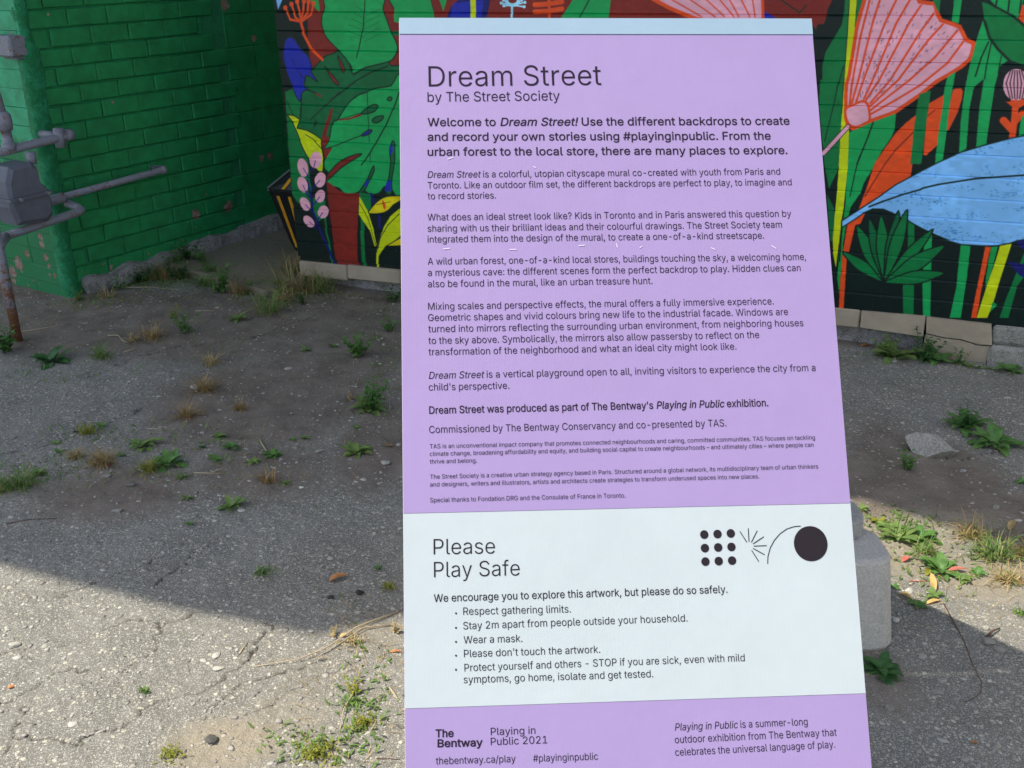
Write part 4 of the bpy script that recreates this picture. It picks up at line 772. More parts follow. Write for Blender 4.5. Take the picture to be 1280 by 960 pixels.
# ------------------------------------------------------------------ concrete weight behind the sign
bp0 = GZ(1113, 806); cbk = thing('concrete_weight', 'rounded grey concrete weight block standing behind the sign board', 'concrete block', (.662, 2.165, 0), .03)
def rblock(w, d, h, r, z0, taper=0., rb=.0, rings=None):
    V = []; n = 8; segs = []
    prof = [(0, rb), (rb*.3, rb*.3), (rb, 0)]+[(h-r, 0), (h-r*.3, r*.3), (h, r)]
    for (z, ins) in prof:
        ring = []
        for cx, cy, a0 in ((w/2, d/2, 0), (-w/2, d/2, 1), (-w/2, -d/2, 2), (w/2, -d/2, 3)):
            rr_ = min(d, w)*.3
            for k in range(n):
                a = (a0+k/(n-1))*math.pi/2; ring.append(((cx-math.copysign(rr_, cx)+rr_*math.cos(a))*(1-ins/w*2)*(1+taper*(1-z/h)), (cy-math.copysign(rr_, cy)+rr_*math.sin(a))*(1-ins/d*2)*(1+taper*(1-z/h)), z0+z))
        V += ring
    k = 4*n; F_ = [tuple(range(k))[::-1], tuple(range((len(prof)-1)*k, len(prof)*k))]+[(r_*k+i, r_*k+(i+1) % k, (r_+1)*k+(i+1) % k, (r_+1)*k+i) for r_ in range(len(prof)-1) for i in range(k)]
    return V, F_
zt2 = .2487
V, Fc = rblock(.40, .16, zt2, .010, -.01, .15, rb=.018); mesh_obj('block', V, Fc, M_BLOCK, cbk)
V, Fc = rblock(.34, .14, .045, .005, zt2-.008); V = [(v[0]-.005, v[1]+.085, v[2]) for v in V]; mesh_obj('cap_block', V, Fc, rough_concrete('darker_concrete', (.42, .41, .38), (.34, .33, .31)), cbk)

# ------------------------------------------------------------------ added out of view: canopy to shade the yard, pale house to bounce light
SH = (-SUN.x/SUN.z, -SUN.y/SUN.z); HC = 4.6
cor = [(-60, 741-60*.0), (380, 795), (402, 797), (440, 792), (500, 768), (1073, 625), (1215, 668), (1300, 690)]
cor = [(0, 708), (190, 755), (380, 793), (405, 795), (450, 784), (500, 767), (1073, 622), (1172, 652), (1218, 668), (1280, 690)]
pl = [G(*p)[:2] for p in cor]; d0 = pl[0]-pl[2]; d0 /= np.hypot(*d0); pl = [pl[0]+d0*2.4]+pl; d1_ = pl[-1]-pl[-3]; d1_ /= np.hypot(*d1_); pl.append(pl[-1]+d1_*.9)
pl += [np.array([3.7, 4.2]), np.array([3.3, 5.6]), np.array([-.3, 7.0]), np.array([-3.6, 7.2])]
pl = [(p[0]-SH[0]*HC, p[1]-SH[1]*HC) for p in pl]
cn = thing('added_shade_canopy', 'added unseen flat canopy on posts left of the yard, outlined to cast its shade', 'canopy', (-5, 2.5, 0))  # added shade caster, its outline projected back from the wanted shadow edges
k = len(pl); V = [(p[0]+5, p[1]-2.5, HC) for p in pl]+[(p[0]+5, p[1]-2.5, HC+.12) for p in pl]
mesh_obj('shade_caster_deck', V, [tuple(range(k))[::-1], tuple(range(k, 2*k))]+[(i, (i+1) % k, (i+1) % k+k, i+k) for i in range(k)], simple('shade_caster_grey', (.3, .3, .32), .5), cn)
for x, y in ((-.3, 3.2), (.9, 1.9), (-3.8, .8), (-3.4, 4.0)): MB().box((x-.08, y-.08, -.05), (x+.08, y+.08, HC-.003)).obj('post', M_FR, cn)
hs = thing('added_bounce_house', 'added unseen pale house block right of the yard, bouncing sunlight into it', 'house', (5.4, 3, 0))  # added pale block that bounces sunlight onto the mural and right-hand ground
MB().box((0, -9, 0), (6, 9, 5)).obj('wall', simple('pale_bounce_render', (.8, .77, .7), .9), hs); MB().box((-.3, -9.3, 5.002), (6.3, 9.3, 5.3)).obj('roof', M_METER, hs)

# ------------------------------------------------------------------ plants
def leafmat(name, c, tr=.35):
    n = N(name, .5, .35); c = np.array(c); oi = n.new('ShaderNodeObjectInfo')
    cc_ = n.mix(n.ramp(n.noise(45, 3), .35, .65), tuple(c*.7), tuple(c*1.3)); cc_ = n.mix(n.math('MULTIPLY', oi.outputs['Random'], .25), cc_, tuple(c*np.array([1.6, 1.2, .9]))); n.col(cc_)
    tb_ = n.new('ShaderNodeBsdfTranslucent'); n.put(tb_.inputs[0], cc_); ms = n.new('ShaderNodeMixShader'); ms.inputs[0].default_value = tr
    n.t.links.new(n.b.outputs[0], ms.inputs[1]); n.t.links.new(tb_.outputs[0], ms.inputs[2]); n.t.links.new(ms.outputs[0], n.t.nodes['Material Output'].inputs[0]); return n.m
LM = dict(bright=leafmat('bright_leaf', (.17, .27, .075)), mid=leafmat('mid_leaf', (.11, .24, .06)), dark=leafmat('dark_leaf', (.055, .15, .045)), grass=leafmat('grass_blade', (.14, .24, .06)), straw=leafmat('straw_blade', (.36, .28, .13), .2), rust=leafmat('rusty_blade', (.27, .19, .075), .2), moss=leafmat('yellow_moss_leaf', (.24, .26, .035)), dry=leafmat('dry_leaf', (.46, .2, .07), .25), pale=leafmat('pale_yellow_leaf', (.62, .42, .16), .25), rose=leafmat('pink_leaf', (.5, .16, .12), .25), stem=leafmat('stem', (.1, .14, .04), .1))
def leaf(b, base, az, el, L, wd, curl=.6, fold=.25, n=4):      # adds a curved, folded leaf
    base = np.array(base, float); d = np.array([math.cos(az), math.sin(az), 0]); s_ = np.array([-d[1], d[0], 0]); V = []; p = base.copy(); e = el
    for i in range(n+1):
        t = i/n; ww = wd*math.sin(math.pi*min(.08+t*.92, 1))**.8*(1-.25*t); 
        if i == n: ww = 0.0005
        up_ = np.array([-d[0]*math.sin(e), -d[1]*math.sin(e), math.cos(e)])
        V += [p+s_*ww+up_*ww*fold, p, p-s_*ww+up_*ww*fold]
        p = p+(d*math.cos(e)+np.array([0, 0, 1])*math.sin(e))*L/n; e -= curl/n
    b.add(V, [f for i in range(n) for f in ((i*3, i*3+1, i*3+4, i*3+3), (i*3+1, i*3+2, i*3+5, i*3+4))])
def GS(x, y):                             # ground, or the top of the slab where it lies
    on = 206 < x < 384 and y < (328+(x-203)*.273 if x < 258 else 343+(x-258)*.278 if x < 330 else 356) and y > 268
    P = G(x, y, .042) if on else GZ(x, y)
    d = GD-.075-float(P@GN)                # keep clear of the green wall's footing
    if d < 0 and (P-GC)@GV > -.05: P = P+GN*d
    d = MD-.065-float(P@MN)
    if d < 0 and (P-MC)@MV > .05: P = P+MN*d
    if not on: P[2] = zat(P[0], P[1])
    return P
def weed(kind, x, y, px_, label, tone='mid', parts=False, seed=None):
    P = GS(x, y); k = pxm(P); R_ = px_*k; name = {'rosette': 'broadleaf_weed', 'bush': 'leafy_weed', 'tuft': 'grass_tuft', 'mat': 'creeping_weed'}[kind]
    grp = {'rosette': 'broadleaf weeds growing in the yard', 'bush': 'upright leafy weeds growing in the yard', 'tuft': 'tufts of grass growing in the yard', 'mat': 'low creeping weeds growing in the yard'}[kind]
    cat = 'grass' if kind == 'tuft' else 'weed'; r_ = random.Random(int(x*7+y*13) if seed is None else seed); b = MB()
    if kind == 'rosette':
        nl = r_.randint(8, 12) if px_ > 18 else 6
        if parts:
            t = thing(name, label, cat, P, 0, grp)
            for i in range(nl+6):
                q = MB(); a = i*2.4+r_.uniform(-.3, .3); l_ = R_*r_.uniform(.5, .75); pb = np.array([math.cos(a), math.sin(a), 0])*R_*.12*(i % 3)
                leaf(q, pb, a, r_.uniform(.25, 1.), l_, l_*.25, r_.uniform(.7, 1.4), n=5); q.obj('leaf', LM[tone], t, True)
            MB().tube([(0, 0, -.004), (0, 0, R_*.08)], R_*.03, 5).obj('stem', LM['stem'], t); return t
        for i in range(nl): a = i*2.4+r_.uniform(-.4, .4); l_ = R_*r_.uniform(.4, .65); leaf(b, (0, 0, .002), a, r_.uniform(.2, .8), l_, l_*.26, r_.uniform(.4, 1.2))
    elif kind == 'bush':
        ns = max(4, int(px_/4.5))
        for s in range(ns):
            a = r_.uniform(0, 6.28); e = r_.uniform(.75, 1.5); h_ = R_*r_.uniform(.5, 1.); d = np.array([math.cos(a)*math.cos(e), math.sin(a)*math.cos(e), math.sin(e)]); o_ = np.array([r_.uniform(-.12, .12)*R_, r_.uniform(-.12, .12)*R_, 0])
            b.tube([o_, o_+d*h_*.5, o_+d*h_+np.array([0, 0, -.04*R_])], [R_*.014, R_*.011, R_*.005], 3)
            for i in range(9):
                t_ = .15+i*.1; leaf(b, o_+d*h_*t_, i*2.4+s, r_.uniform(.0, .8), R_*r_.uniform(.14, .26)*(1.15-t_*.5), R_*.075*(1.2-t_*.5), .8, n=3)
    elif kind == 'tuft':
        nb = int(26+px_*1.7)
        for i in range(nb):
            a = r_.uniform(0, 6.28); o_ = np.array([r_.gauss(0, .16)*R_, r_.gauss(0, .12)*R_, -.002]); leaf(b, o_, a, r_.uniform(.5, 1.5), R_*r_.uniform(.35, 1.0), .0012+.0009*r_.random(), r_.uniform(.5, 2.2), .1, n=4)
    else:
        for i in range(int(px_*5)):
            a = r_.uniform(0, 6.28); q = abs(r_.gauss(0, .42))*R_; h_ = max(0, R_*.16*(1-q/R_))*r_.random()
            leaf(b, (math.cos(a)*q, math.sin(a)*q*.9, h_+.002), r_.uniform(0, 6.28), r_.uniform(.1, 1.2), r_.uniform(.006, .013), .0022, .6, n=2)
    o = b.obj(name, LM[tone], None, True); o.location = P; tag(o, label, cat, grp); 
    if kind in ('tuft', 'mat') and px_ > 24:      # a second tone of blades inside the same plant
        b2 = MB(); t2 = {'grass': 'straw', 'straw': 'grass', 'rust': 'straw', 'moss': 'rust'}.get(tone, 'grass')
        for i in range(int(px_*.7)): a = r_.uniform(0, 6.28); leaf(b2, (r_.gauss(0, .2)*R_, r_.gauss(0, .15)*R_, 0), a, r_.uniform(.3, 1.3), R_*r_.uniform(.3, .8)*(1 if kind == 'tuft' else .3), .0011, r_.uniform(.6, 2), .1, n=3)
        b2.obj('dry_blades' if t2 == 'straw' else 'blades', LM[t2], o, True)
    return o
W = weed
W('rosette', 62, 452, 42, 'dark broadleaf weed just right of the rusty pipe foot', 'dark', True); W('bush', 8, 438, 52, 'pale leafy weed left of the rusty standing pipe', 'mid')
W('bush', 86, 372, 24, 'small mossy weed at the bottom corner of the green building', 'grass'); W('tuft', 132, 372, 22, 'thin dry tuft below the grey footing end', 'straw'); W('bush', 146, 362, 24, 'small leafy weed under the pale end of the footing', 'mid'); W('bush', 176, 352, 28, 'scrubby weed under the footing left of the grass tuft', 'dark'); W('tuft', 205, 348, 36, 'brown grass matted between the wall weeds', 'rust'); W('bush', 238, 324, 34, 'leafy weed hugging the wall behind the slab corner', 'dark'); W('bush', 214, 336, 44, 'leafy weed against the green wall footing left of the slab', 'mid'); W('tuft', 192, 348, 42, 'grass tuft against the footing, left of the leafy weed', 'grass'); W('bush', 254, 328, 30, 'short weed on the left edge of the concrete slab', 'mid'); W('tuft', 230, 346, 30, 'tangled tuft at the left front of the concrete slab', 'grass')
W('bush', 222, 348, 32, 'matted dark weed in front of the footing by the slab corner', 'dark'); W('tuft', 352, 366, 44, 'green grass between the slab and the tangled grass', 'grass'); W('tuft', 372, 340, 46, 'drooping straw against the mural corner', 'straw'); W('bush', 262, 340, 26, 'weed at the slab corner nearest the footing', 'mid')
W('bush', 276, 366, 42, 'green leafy weed at the middle of the front slab edge', 'mid'); W('tuft', 300, 368, 36, 'brownish tuft along the front slab edge', 'rust'); W('tuft', 256, 356, 26, 'low tuft at the front slab edge left of the leafy weed', 'grass'); W('bush', 316, 366, 26, 'tiny weed at the right part of the front slab edge', 'mid')
W('tuft', 372, 366, 60, 'second tangle of dry grass just below the largest one', 'straw', seed=6); W('tuft', 420, 356, 46, 'green grass right of the largest dry tangle', 'grass'); W('tuft', 388, 350, 66, 'largest tangled tuft of long dry grass at the left end of the mural wall', 'straw', seed=5); W('tuft', 336, 394, 46, 'green and straw tuft in front of the slab, below the tangled grass', 'grass'); W('tuft', 356, 378, 36, 'yellowish tuft between slab and tangled grass', 'straw'); W('bush', 378, 382, 26, 'dark leafy weed under the tangled grass', 'dark'); W('tuft', 410, 345, 30, 'dry grass against the left plinth', 'rust')
W('rosette', 297, 402, 30, 'bright weed in the dirt in front of the slab', 'bright'); W('bush', 232, 418, 34, 'thin leafy weed standing in the brown dirt below the slab', 'mid'); W('bush', 217, 400, 22, 'yellow-green sprig left of the thin leafy weed', 'moss'); W('tuft', 190, 425, 34, 'orange dry tuft in the dirt below the grey footing', 'rust'); W('tuft', 165, 427, 18, 'small straw tuft left of the orange dry tuft', 'straw'); W('tuft', 128, 448, 32, 'low green tuft at the asphalt edge right of the dark weed', 'grass')
W('tuft', 255, 490, 40, 'orange and green tuft in the middle of the dirt', 'rust'); W('tuft', 264, 455, 26, 'pale yellow tuft above the orange and green tuft', 'straw'); W('tuft', 235, 522, 30, 'orange tuft lower left of the pale stone chip', 'rust'); W('tuft', 300, 515, 20, 'sparse tuft right of the orange tufts', 'rust')
W('bush', 447, 446, 44, 'bushy upright weed nearest the middle left of the board', 'mid'); W('rosette', 382, 440, 18, 'small seedling left of the bushy upright weed', 'bright'); W('rosette', 417, 435, 16, 'small flat weed next to the bushy upright weed', 'mid'); W('bush', 489, 378, 30, 'dark leafy weed touching the board edge below the mural', 'dark'); W('bush', 487, 415, 28, 'sprig beside the board edge below the dark leafy weed', 'mid'); W('bush', 464, 512, 46, 'tallest leafy weed beside the left board edge', 'mid'); W('rosette', 460, 513, 34, 'broad leaves at the foot of the tallest leafy weed', 'bright', True); W('bush', 440, 500, 18, 'dry pale sprig left of the tallest leafy weed', 'straw')
W('tuft', 108, 541, 24, 'yellow-green tuft on the asphalt crack', 'moss'); W('rosette', 127, 533, 18, 'little weed at the upper end of the asphalt crack', 'mid'); W('rosette', 70, 553, 15, 'little weed on the crack left of the yellow-green tuft', 'bright'); W('rosette', 74, 566, 16, 'little weed just below the asphalt crack', 'mid'); W('rosette', 178, 557, 32, 'flat weed with long leaves in the dirt, upper left', 'bright', True); W('tuft', 128, 582, 38, 'rusty red and green tuft left of the flat weeds', 'rust'); W('tuft', 95, 573, 26, 'dry brown tuft left of the rusty red tuft', 'straw'); W('rosette', 151, 571, 14, 'tiny weed right of the rusty red tuft', 'mid')
W('rosette', 211, 582, 32, 'four leaved grey green weed beside a small tuft', 'mid', True); W('tuft', 187, 590, 28, 'small moss green tuft beside the four leaved weed', 'moss'); W('tuft', 28, 606, 46, 'long green grass clump at the left edge of the picture', 'grass', seed=9); W('tuft', 6, 612, 34, 'rough grass at the very left edge beside the long clump', 'grass'); W('rosette', 48, 592, 30, 'long pale leaf weed right of the grass clump', 'bright'); W('mat', 230, 600, 14, 'small flat mossy patch below the four leaved weed', 'grass')
W('rosette', 275, 547, 22, 'round weed at the top of the central weed cluster', 'bright'); W('rosette', 289, 563, 26, 'leafiest weed in the central weed cluster', 'mid'); W('rosette', 270, 577, 22, 'lowest weed of the central weed cluster', 'mid'); W('rosette', 253, 562, 15, 'small dark weed left of the central weed cluster', 'dark'); W('rosette', 340, 570, 28, 'weed with a straw stalk beside it, centre left', 'mid'); W('rosette', 318, 580, 20, 'weed just left of the weed with the straw stalk', 'bright'); W('rosette', 381, 550, 16, 'upper right weed of the pair near the board', 'bright'); W('rosette', 366, 552, 12, 'upper left weed of the pair near the board', 'mid'); W('rosette', 446, 538, 15, 'three leaved seedling in smooth dirt beside the board', 'bright'); W('rosette', 446, 568, 28, 'broad bright weed in dirt beside the board', 'bright', True); W('rosette', 487, 562, 12, 'reddish seedling at the board edge', 'rust'); W('mat', 357, 606, 10, 'flat weed by the reddish grass', 'bright'); W('tuft', 335, 605, 24, 'reddish dry grass left of the flat weed', 'rust')
W('rosette', 289, 636, 28, 'bright weed on asphalt next to a cream chip', 'bright', True); W('rosette', 234, 627, 18, 'five leaved weed left of the weed by the cream chip', 'bright'); W('rosette', 237, 658, 14, 'small weed with red tips below the five leaved weed', 'mid'); W('mat', 328, 719, 24, 'flat green mossy clump on shaded asphalt', 'grass'); W('mat', 485, 735, 14, 'tiny rusty moss clump next to the board edge in shade', 'moss'); W('bush', 474, 712, 14, 'thin shoot near the board edge in shade', 'mid'); W('mat', 396, 945, 46, 'big yellow-green creeping mat at the bottom of the picture', 'moss'); W('mat', 214, 945, 24, 'sparse creeping weed at the bottom left', 'moss'); W('mat', 180, 866, 9, 'lone dot of moss on sunlit asphalt', 'grass'); W('mat', 440, 880, 26, 'creeping stems above the big yellow-green mat', 'grass'); W('mat', 455, 905, 26, 'creeping sprawl right of the big yellow-green mat', 'moss'); W('bush', 445, 868, 26, 'sparse seedy stems above the creeping mat', 'moss'); W('mat', 440, 805, 22, 'thin dry ground weed at the shade edge', 'straw')
W('bush', 1108, 441, 32, 'upright bright weed at the left end of the right plinth weeds', 'bright'); W('rosette', 1117, 444, 46, 'bright round leaved weed against the right plinth', 'bright', True); W('bush', 1156, 446, 44, 'dark bushy weed in front of the cracked plinth block', 'dark'); W('rosette', 1172, 448, 40, 'spreading weed right of the dark bushy weed', 'mid'); W('bush', 1198, 452, 26, 'small weed at the right end of the cracked plinth block', 'mid'); W('rosette', 1212, 431, 18, 'leaf growing out of the plinth crack', 'bright'); W('rosette', 1261, 458, 36, 'weed at the foot of the unpainted rough stone', 'mid')
W('bush', 1207, 533, 40, 'big dark leafy weed on the right asphalt', 'dark'); W('rosette', 1205, 530, 40, 'broad leaves of the big weed on the right asphalt', 'mid', True); W('rosette', 1242, 549, 46, 'spreading round leaved weed right of the big dark weed', 'mid', True); W('bush', 1133, 586, 32, 'small upright weed in front of the rough rock', 'mid'); W('rosette', 1277, 599, 18, 'weed cut by the right edge of the picture in shade', 'mid')
W('rosette', 1076, 637, 20, 'single pale leaf weed behind the cap block', 'bright'); W('rosette', 1098, 652, 22, 'low runner of pale leaves beside the concrete weight', 'moss'); W('rosette', 1122, 670, 36, 'plantain weed with seed spikes in the sun', 'bright', True); W('rosette', 1108, 660, 28, 'pale leaves left of the plantain weed', 'bright'); W('rosette', 1150, 668, 34, 'dusty grey green broad weed at the shade edge', 'mid', True); W('tuft', 1157, 688, 28, 'short bright grass below the dusty broad weed', 'grass'); W('tuft', 1243, 692, 52, 'long grass tuft in the sunlit sand at right', 'grass', seed=3); W('tuft', 1215, 668, 40, 'arching dry grass left of the long tuft', 'straw'); W('tuft', 1262, 722, 34, 'dry straw tuft at the right edge in the sun', 'straw'); W('rosette', 1176, 710, 36, 'round leaved weed above the tall dry leaf', 'mid', True); W('rosette', 1205, 722, 24, 'clover like weed right of the dry leaves', 'bright'); W('rosette', 1222, 715, 22, 'clover like weed further right of the dry leaves', 'mid'); W('rosette', 1147, 753, 24, 'dark green weed at the lower shade edge', 'mid'); W('rosette', 1168, 742, 24, 'weed just below the tall dry leaf', 'bright'); W('rosette', 1118, 730, 18, 'small weed right beside the concrete weight', 'mid'); W('rosette', 1100, 838, 40, 'dark broad weed in shade under the concrete weight', 'dark', True); W('bush', 1092, 700, 14, 'tiny sprig beside the concrete weight', 'mid'); W('mat', 1275, 765, 12, 'tiny flat weed at the right edge on sunlit sand', 'grass'); W('tuft', 1280, 690, 34, 'brown green tuft leaving the right edge', 'straw')
pt = [o for o in D.objects if o.get('label', '').startswith('plantain')][0]
for x, hh_ in ((1120, .08), (1128, .07)):
    q_ = GZ(x, 668)-np.array(pt.location); MB().tube([q_, q_+np.array([.004, 0, hh_*.55]), q_+np.array([.01, 0, hh_])], [.0012, .0012, .003], 5).obj('seed_spike', LM['stem'], pt)
# thin scatter of dead blades, moss and crumbs that nobody could count
b = MB(); r_ = random.Random(21)
for x0, y0, sx, sy, c_ in ((150, 372, 60, 8, 120), (460, 470, 25, 60, 60), (180, 560, 70, 25, 60), (120, 385, 50, 14, 90), (200, 425, 60, 14, 45), (260, 470, 40, 40, 55), (330, 375, 70, 14, 200), (400, 350, 40, 14, 160), (250, 350, 60, 8, 160), (430, 345, 50, 8, 30), (340, 600, 60, 14, 40), (450, 800, 40, 30, 60), (440, 880, 50, 40, 60), (1130, 690, 40, 25, 60), (1250, 705, 40, 20, 120), (1150, 445, 80, 5, 40), (1180, 730, 40, 20, 40), (280, 560, 60, 30, 30), (470, 500, 20, 40, 25)):
    for i in range(c_):
        P = GS(x0+r_.gauss(0, sx), y0+r_.gauss(0, sy)); leaf(b, P+np.array([0, 0, .002]), r_.uniform(0, 6.3), r_.uniform(-.05, .5), r_.uniform(.015, .06), .0009, r_.uniform(0, .8), .1, n=2)
tag(b.obj('dead_grass', LM['straw']), 'thin scatter of dead straw coloured blades over the dirt', kind='stuff')
b = MB()
for x0, y0, sx, sy, c_ in ((180, 350, 40, 7, 380), (300, 560, 40, 20, 60), (200, 575, 60, 20, 80), (240, 430, 60, 25, 80), (1180, 445, 70, 4, 160), (410, 345, 40, 8, 160), (215, 345, 35, 7, 700), (330, 368, 45, 7, 380), (110, 378, 30, 5, 160), (60, 470, 50, 6, 60), (1120, 655, 30, 12, 200), (1150, 700, 35, 20, 160), (1240, 690, 40, 12, 120), (480, 450, 10, 50, 90), (400, 930, 40, 14, 160), (460, 860, 20, 40, 120), (140, 540, 50, 8, 70), (60, 590, 40, 10, 120)):
    for i in range(c_):
        P = GS(x0+r_.gauss(0, sx), y0+r_.gauss(0, sy)); leaf(b, P+np.array([0, 0, .001]), r_.uniform(0, 6.3), r_.uniform(.1, 1.3), r_.uniform(.006, .024), .0036, .6, n=2)
tag(b.obj('ground_cover', LM['grass']), 'tiny green ground weeds between the larger plants', kind='stuff')

# ------------------------------------------------------------------ sticks, leaves, stones
M_TWIG = simple('dry_straw_twig', (.42, .34, .22), .8, .15, 40, 0); M_DTWIG = simple('dark_twig', (.1, .06, .045), .8, .2, 40, 0)
def stick(name, px_pts, r, mat, label, lift=0., cat='stick'):
    P = [GZ(*p) for p in px_pts]; b0 = P[0].copy(); Q = []
    for i, p in enumerate(P): p = p-b0; p[2] += r+lift*math.sin(math.pi*i/(len(P)-1)); Q.append(p)
    Q = bend(Q, min(.01, .3*min(np.linalg.norm(a-c_) for a, c_ in zip(Q, Q[1:]))), 3) if len(Q) > 2 else Q
    o = MB().tube(Q, [r*(1-.5*i/(len(Q)-1)) for i in range(len(Q))], 5).obj(name, mat, None, True); o.location = b0; return tag(o, label, cat, 'dry sticks and stalks lying on the ground')
stick('dry_stalk', [(147, 359), (185, 359), (222, 361)], .0028, M_TWIG, 'long pale straw stalk lying below the grey footing', .004); stick('dry_stalk', [(24, 415), (55, 411), (82, 407)], .002, M_TWIG, 'pale stalk right of the rusty pipe foot'); stick('dry_stalk', [(135, 421), (148, 423), (155, 430), (162, 430)], .0022, M_TWIG, 'bent pale twig left of the orange tuft', .01); stick('dry_stalk', [(155, 441), (175, 435)], .0022, M_TWIG, 'short straight straw below the bent twig'); stick('dry_stalk', [(244, 391), (268, 391)], .002, M_TWIG, 'short straw left of the bright weed'); stick('dry_stalk', [(298, 345), (312, 360), (326, 378)], .0024, M_TWIG, 'straw stalk sloping across the slab front edge', .02); stick('dry_stalk', [(184, 536), (205, 538)], .0016, M_TWIG, 'small straw above the flat weeds'); stick('dry_stalk', [(243, 595), (280, 594)], .002, M_TWIG, 'straw fork in the dirt below the central weeds'); stick('dry_stalk', [(265, 593), (284, 587)], .0016, M_TWIG, 'side prong of the straw fork'); stick('dry_stalk', [(325, 553), (334, 567)], .003, M_TWIG, 'upright straw piece beside the central right weed', .01)
stick('dark_twig', [(8, 655), (35, 651), (72, 649)], .002, M_DTWIG, 'thin dark twig on the dirt at the left'); stick('dry_vine', [(498, 765), (470, 778), (445, 792), (410, 815), (375, 828), (320, 836)], .0022, M_TWIG, 'long pale dry vine stretching left from the board edge', .012); stick('dry_vine', [(490, 781), (455, 790), (430, 806), (395, 823)], .0016, M_TWIG, 'shorter dry vine running below the long pale one', .01); stick('dry_stalk', [(300, 821), (310, 806)], .0022, M_TWIG, 'short straw bit on sunlit asphalt'); stick('dry_stalk', [(487, 859), (497, 875)], .003, M_TWIG, 'white wood splinter beside the board edge'); stick('dry_vine', [(425, 912), (430, 890), (442, 870), (450, 848)], .0014, M_TWIG, 'thin upright dead stem above the creeping mat', .01)
stick('curved_stem', [(1180, 752), (1193, 778), (1205, 800), (1215, 828), (1227, 852), (1226, 866), (1218, 872), (1206, 876)], .0017, M_DTWIG, 'long thin curved dark stem on the shaded asphalt at right', .008); stick('curved_stem', [(1178, 748), (1186, 765), (1192, 776)], .0016, M_TWIG, 'pale upper piece of the curved stem in the sun'); stick('dark_twig', [(1232, 797), (1240, 790), (1250, 783)], .004, M_DTWIG, 'short dark broken twig at the right shade edge', .008); stick('dry_stalk', [(1138, 722), (1160, 723)], .002, LM['rose'], 'short red stalk left of the tall dry leaf'); stick('dark_twig', [(470, 950), (500, 953)], .0014, M_DTWIG, 'thin root at the bottom beside the board')
def dleaf(x, y, px_, az, tone, label, el=.2, wf=.3, curl=.9):
    wf *= .75; el = min(el, .45); curl = min(curl, .6)
    P = GZ(x, y); R_ = px_*pxm(P); b = MB(); leaf(b, (0, 0, .002), az, el, R_, R_*wf, curl, .5, n=6); o = b.obj('fallen_leaf', LM[tone], None, True); o.location = P; return tag(o, label, 'leaf', 'fallen dry leaves')
dleaf(412, 727, 24, .25, 'dry', 'curled brown leaf on shaded asphalt left of the board', .5, .35, 1.6); dleaf(1072, 424, 16, -1., 'dry', 'brown curled leaf at the left end of the right plinth', .3); dleaf(1076, 433, 16, .3, 'dry', 'brown leaf lying flat below the right plinth', .1); dleaf(1246, 455, 28, -.2, 'dry', 'orange brown leaf in front of the rough stone', .1, .22); dleaf(1238, 452, 14, 1.4, 'dry', 'dark curled leaf beside the plinth joint', 1.)
dleaf(1168, 738, 36, 1.35, 'pale', 'tall pale yellow dry leaf in the sun', .75, .17, .9); dleaf(1184, 712, 24, -.1, 'rose', 'pink red leaf beside the round leaved weed', .5, .26, .8); dleaf(1125, 738, 20, -1.1, 'pale', 'small tan curled leaf beside the concrete weight', .6); dleaf(1158, 752, 22, .3, 'pale', 'small orange leaf under the tall dry leaf', .3, .2); dleaf(1128, 700, 14, .5, 'rose', 'dark red leaf crumb on the sand', .7, .4); dleaf(1158, 716, 14, .9, 'moss', 'yellow leaf by the round leaved weed', .6, .4); dleaf(1215, 928, 8, 0, 'dry', 'tiny orange leaf scrap on the shaded asphalt', .2, .5); dleaf(425, 799, 11, .4, 'pale', 'yellow dried flower head on the dry vine', .8, .3); dleaf(487, 815, 16, .1, 'dry', 'orange curled leaf at the board edge', .2, .2); W('bush', 493, 790, 20, 'pale dried seedy weed at the board edge in the sun', 'straw'); W('bush', 416, 797, 20, 'pinkish dried seedy weed at the shade edge', 'straw'); dleaf(10, 860, 8, .5, 'dry', 'orange crumb on sunlit asphalt at the left', .2, .6); dleaf(134, 583, 9, -.7, 'rose', 'red leaf at the foot of the rusty tuft', .6, .4); dleaf(1262, 660, 22, .9, 'straw', 'brown rounded leaf at the right edge by the grass', .5, .3)
def stone(x, y, px_, label, tone, squash=.5, asp_=1.5, rotz=0., mat=None, nm='stone', sub=1):
    P = GZ(x, y); R_ = px_*pxm(P)/2; r_ = random.Random(int(x+y)); V, Fc = [np.array(v) for v in IV], [tuple(f) for f in IF]
    for _ in range(sub):
        mid = {}; NF = []
        def mp(a, b):
            kk = (min(a, b), max(a, b))
            if kk not in mid: q = (V[a]+V[b])/2; V.append(q/np.linalg.norm(q)*1.0); mid[kk] = len(V)-1
            return mid[kk]
        for a, b, c_ in Fc: d_, e_, f_ = mp(a, b), mp(b, c_), mp(c_, a); NF += [(a, d_, f_), (b, e_, d_), (c_, f_, e_), (d_, e_, f_)]
        Fc = NF
    pln = [(np.array(q_)/np.linalg.norm(q_), r_.uniform(.55, .8)) for q_ in ([r_.gauss(0, 1), r_.gauss(0, 1), r_.gauss(0, .5)] for _ in range(9))]
    def cutp(v):
        for q_, d_ in pln:
            if v@q_ > d_: v = v-q_*(v@q_-d_)
        return v
    V = [cutp(v*(1+r_.uniform(-.07, .07)))*np.array([R_*1.25, R_*1.25/asp_, R_*squash]) for v in V]; ca, sa = math.cos(rotz), math.sin(rotz)
    V = [(v[0]*ca-v[1]*sa, v[0]*sa+v[1]*ca, v[2]+R_*squash*.55) for v in V]; o = mesh_obj(nm, V, Fc, mat or simple('stone_'+nm, (tone*.8, tone*.76, tone*.65), .9, .2, 60, .002, 300)); o.location = P
    return tag(o, label, 'stone', 'loose stones on the ground')
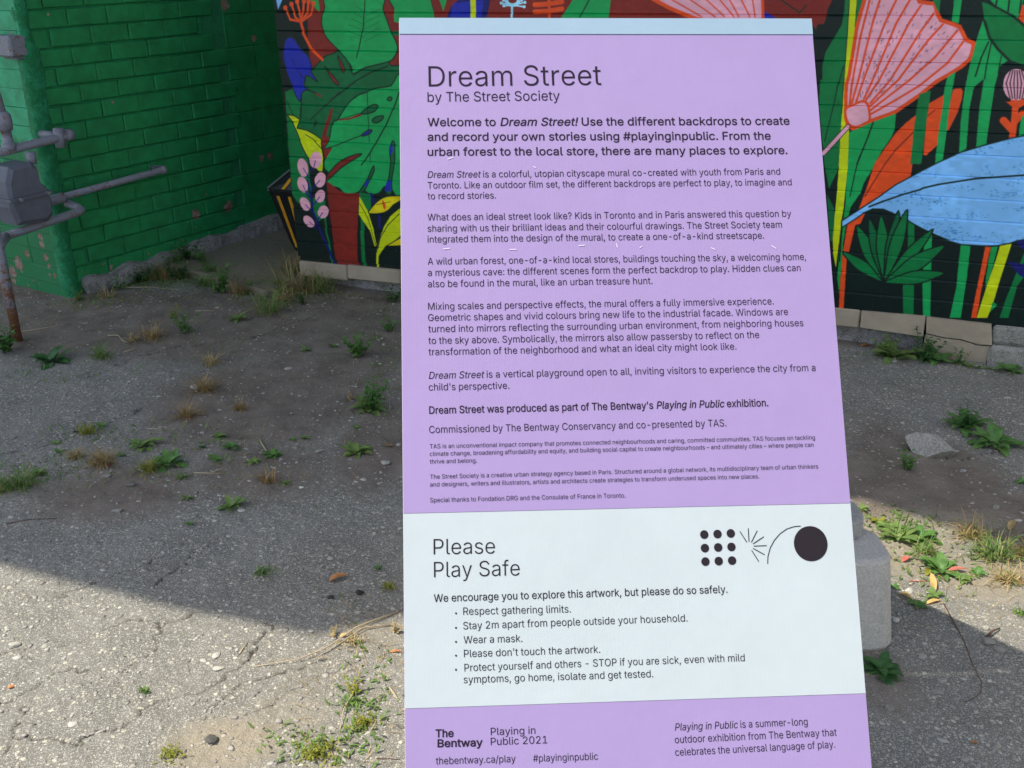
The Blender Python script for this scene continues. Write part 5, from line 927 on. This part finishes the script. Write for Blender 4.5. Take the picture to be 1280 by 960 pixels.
stone(1163, 562, 56, 'rough pale grey rock lying on the dirt at right', .42, .6, 1.9, -.55, rough_concrete('pitted_rock', (.44, .42, .37), (.2, .185, .16)), 'rock', 2)
for a in ((265, 927, 15, 'round dark grey pebble casting a shadow at the bottom', .12, .8, 1.1, 0), (450, 742, 9, 'round black pebble in shade near the board', .05, .8, 1.1, 0), (414, 749, 8, 'black pebble below the curled brown leaf', .05, .7, 1.3, 0), (133, 597, 12, 'flat grey stone below the rusty red tuft', .3, .3, 1.6, .2), (164, 609, 15, 'pointed dark flat stone in the dirt', .16, .3, 2, .5), (148, 642, 15, 'tan flat stone in the dirt at left', .3, .3, 2, .2), (482, 582, 11, 'pale grey pebble beside the board edge', .4, .6, 1.2, 0), (401, 565, 13, 'flat tan stone in the dirt left of the board', .33, .3, 1.8, .4), (302, 640, 9, 'cream chip beside the bright weed', .6, .4, 1.1, 0), (361, 462, 11, 'pale flat chip in the dirt', .42, .35, 1.5, 0), (377, 625-14, 7, 'bright white chip on the asphalt', .8, .4, 1.5, 0), (245, 487, 16, 'pale stone chip at the foot of the orange tuft', .5, .4, 1.4, 0), (273, 838, 14, 'pale flat chip on sunlit asphalt', .5, .25, 1.5, .3), (270, 822, 13, 'cream flat chip above the pale one on sunlit asphalt', .5, .25, 1.4, 1), (125, 914, 13, 'long cream stone in the asphalt crack', .5, .5, 1.8, .8), (90, 904, 14, 'flat cream chip at bottom left', .5, .25, 1.6, .5), (18, 809, 14, 'angular cream stone at the left edge', .55, .5, 1.3, 0), (1116, 450, 10, 'grey chip below the right plinth weed', .4, .4, 1.3, 0), (1246, 630, 10, 'brown round pebble in the shade at right', .3, .6, 1.1, 0), (1273, 647, 10, 'pale blue grey stone at the right edge', .5, .4, 1.5, 0), (1137, 735, 11, 'pinkish white chip beside the concrete weight', .6, .6, 1.2, .6), (1235, 800, 17, 'angular grey stone right at the lower shade edge', .33, .5, 1.4, -.7), (1252, 811, 16, 'brown grey stone next to the broken twig', .27, .45, 1.5, -.7), (1154, 816, 13, 'grey stone in the shade right of the weight', .38, .4, 1.5, .2), (1178, 848, 14, 'pale stone above the curved stem end', .36, .4, 1.5, 0), (1172, 862, 13, 'tan stone left of the curved stem end', .28, .4, 1.4, 0), (1111, 887, 12, 'round tan pebble in deep shade beside the board', .28, .7, 1.1, 0), (1179, 925, 13, 'pale chip near the bottom right', .42, .3, 1.5, -.4), (1206, 949, 12, 'blue grey stone at the bottom right', .36, .4, 1.2, 0), (1120, 774, 10, 'small white stone in the shade beside the weight', .6, .5, 1.3, 0), (1157, 683, 9, 'white chip among the sunlit weeds', .7, .5, 1.4, 0), (1232, 783, 10, 'grey pebble on the sunlit sand', .45, .6, 1.3, 0)): stone(*a)
print('bricks', cnt)
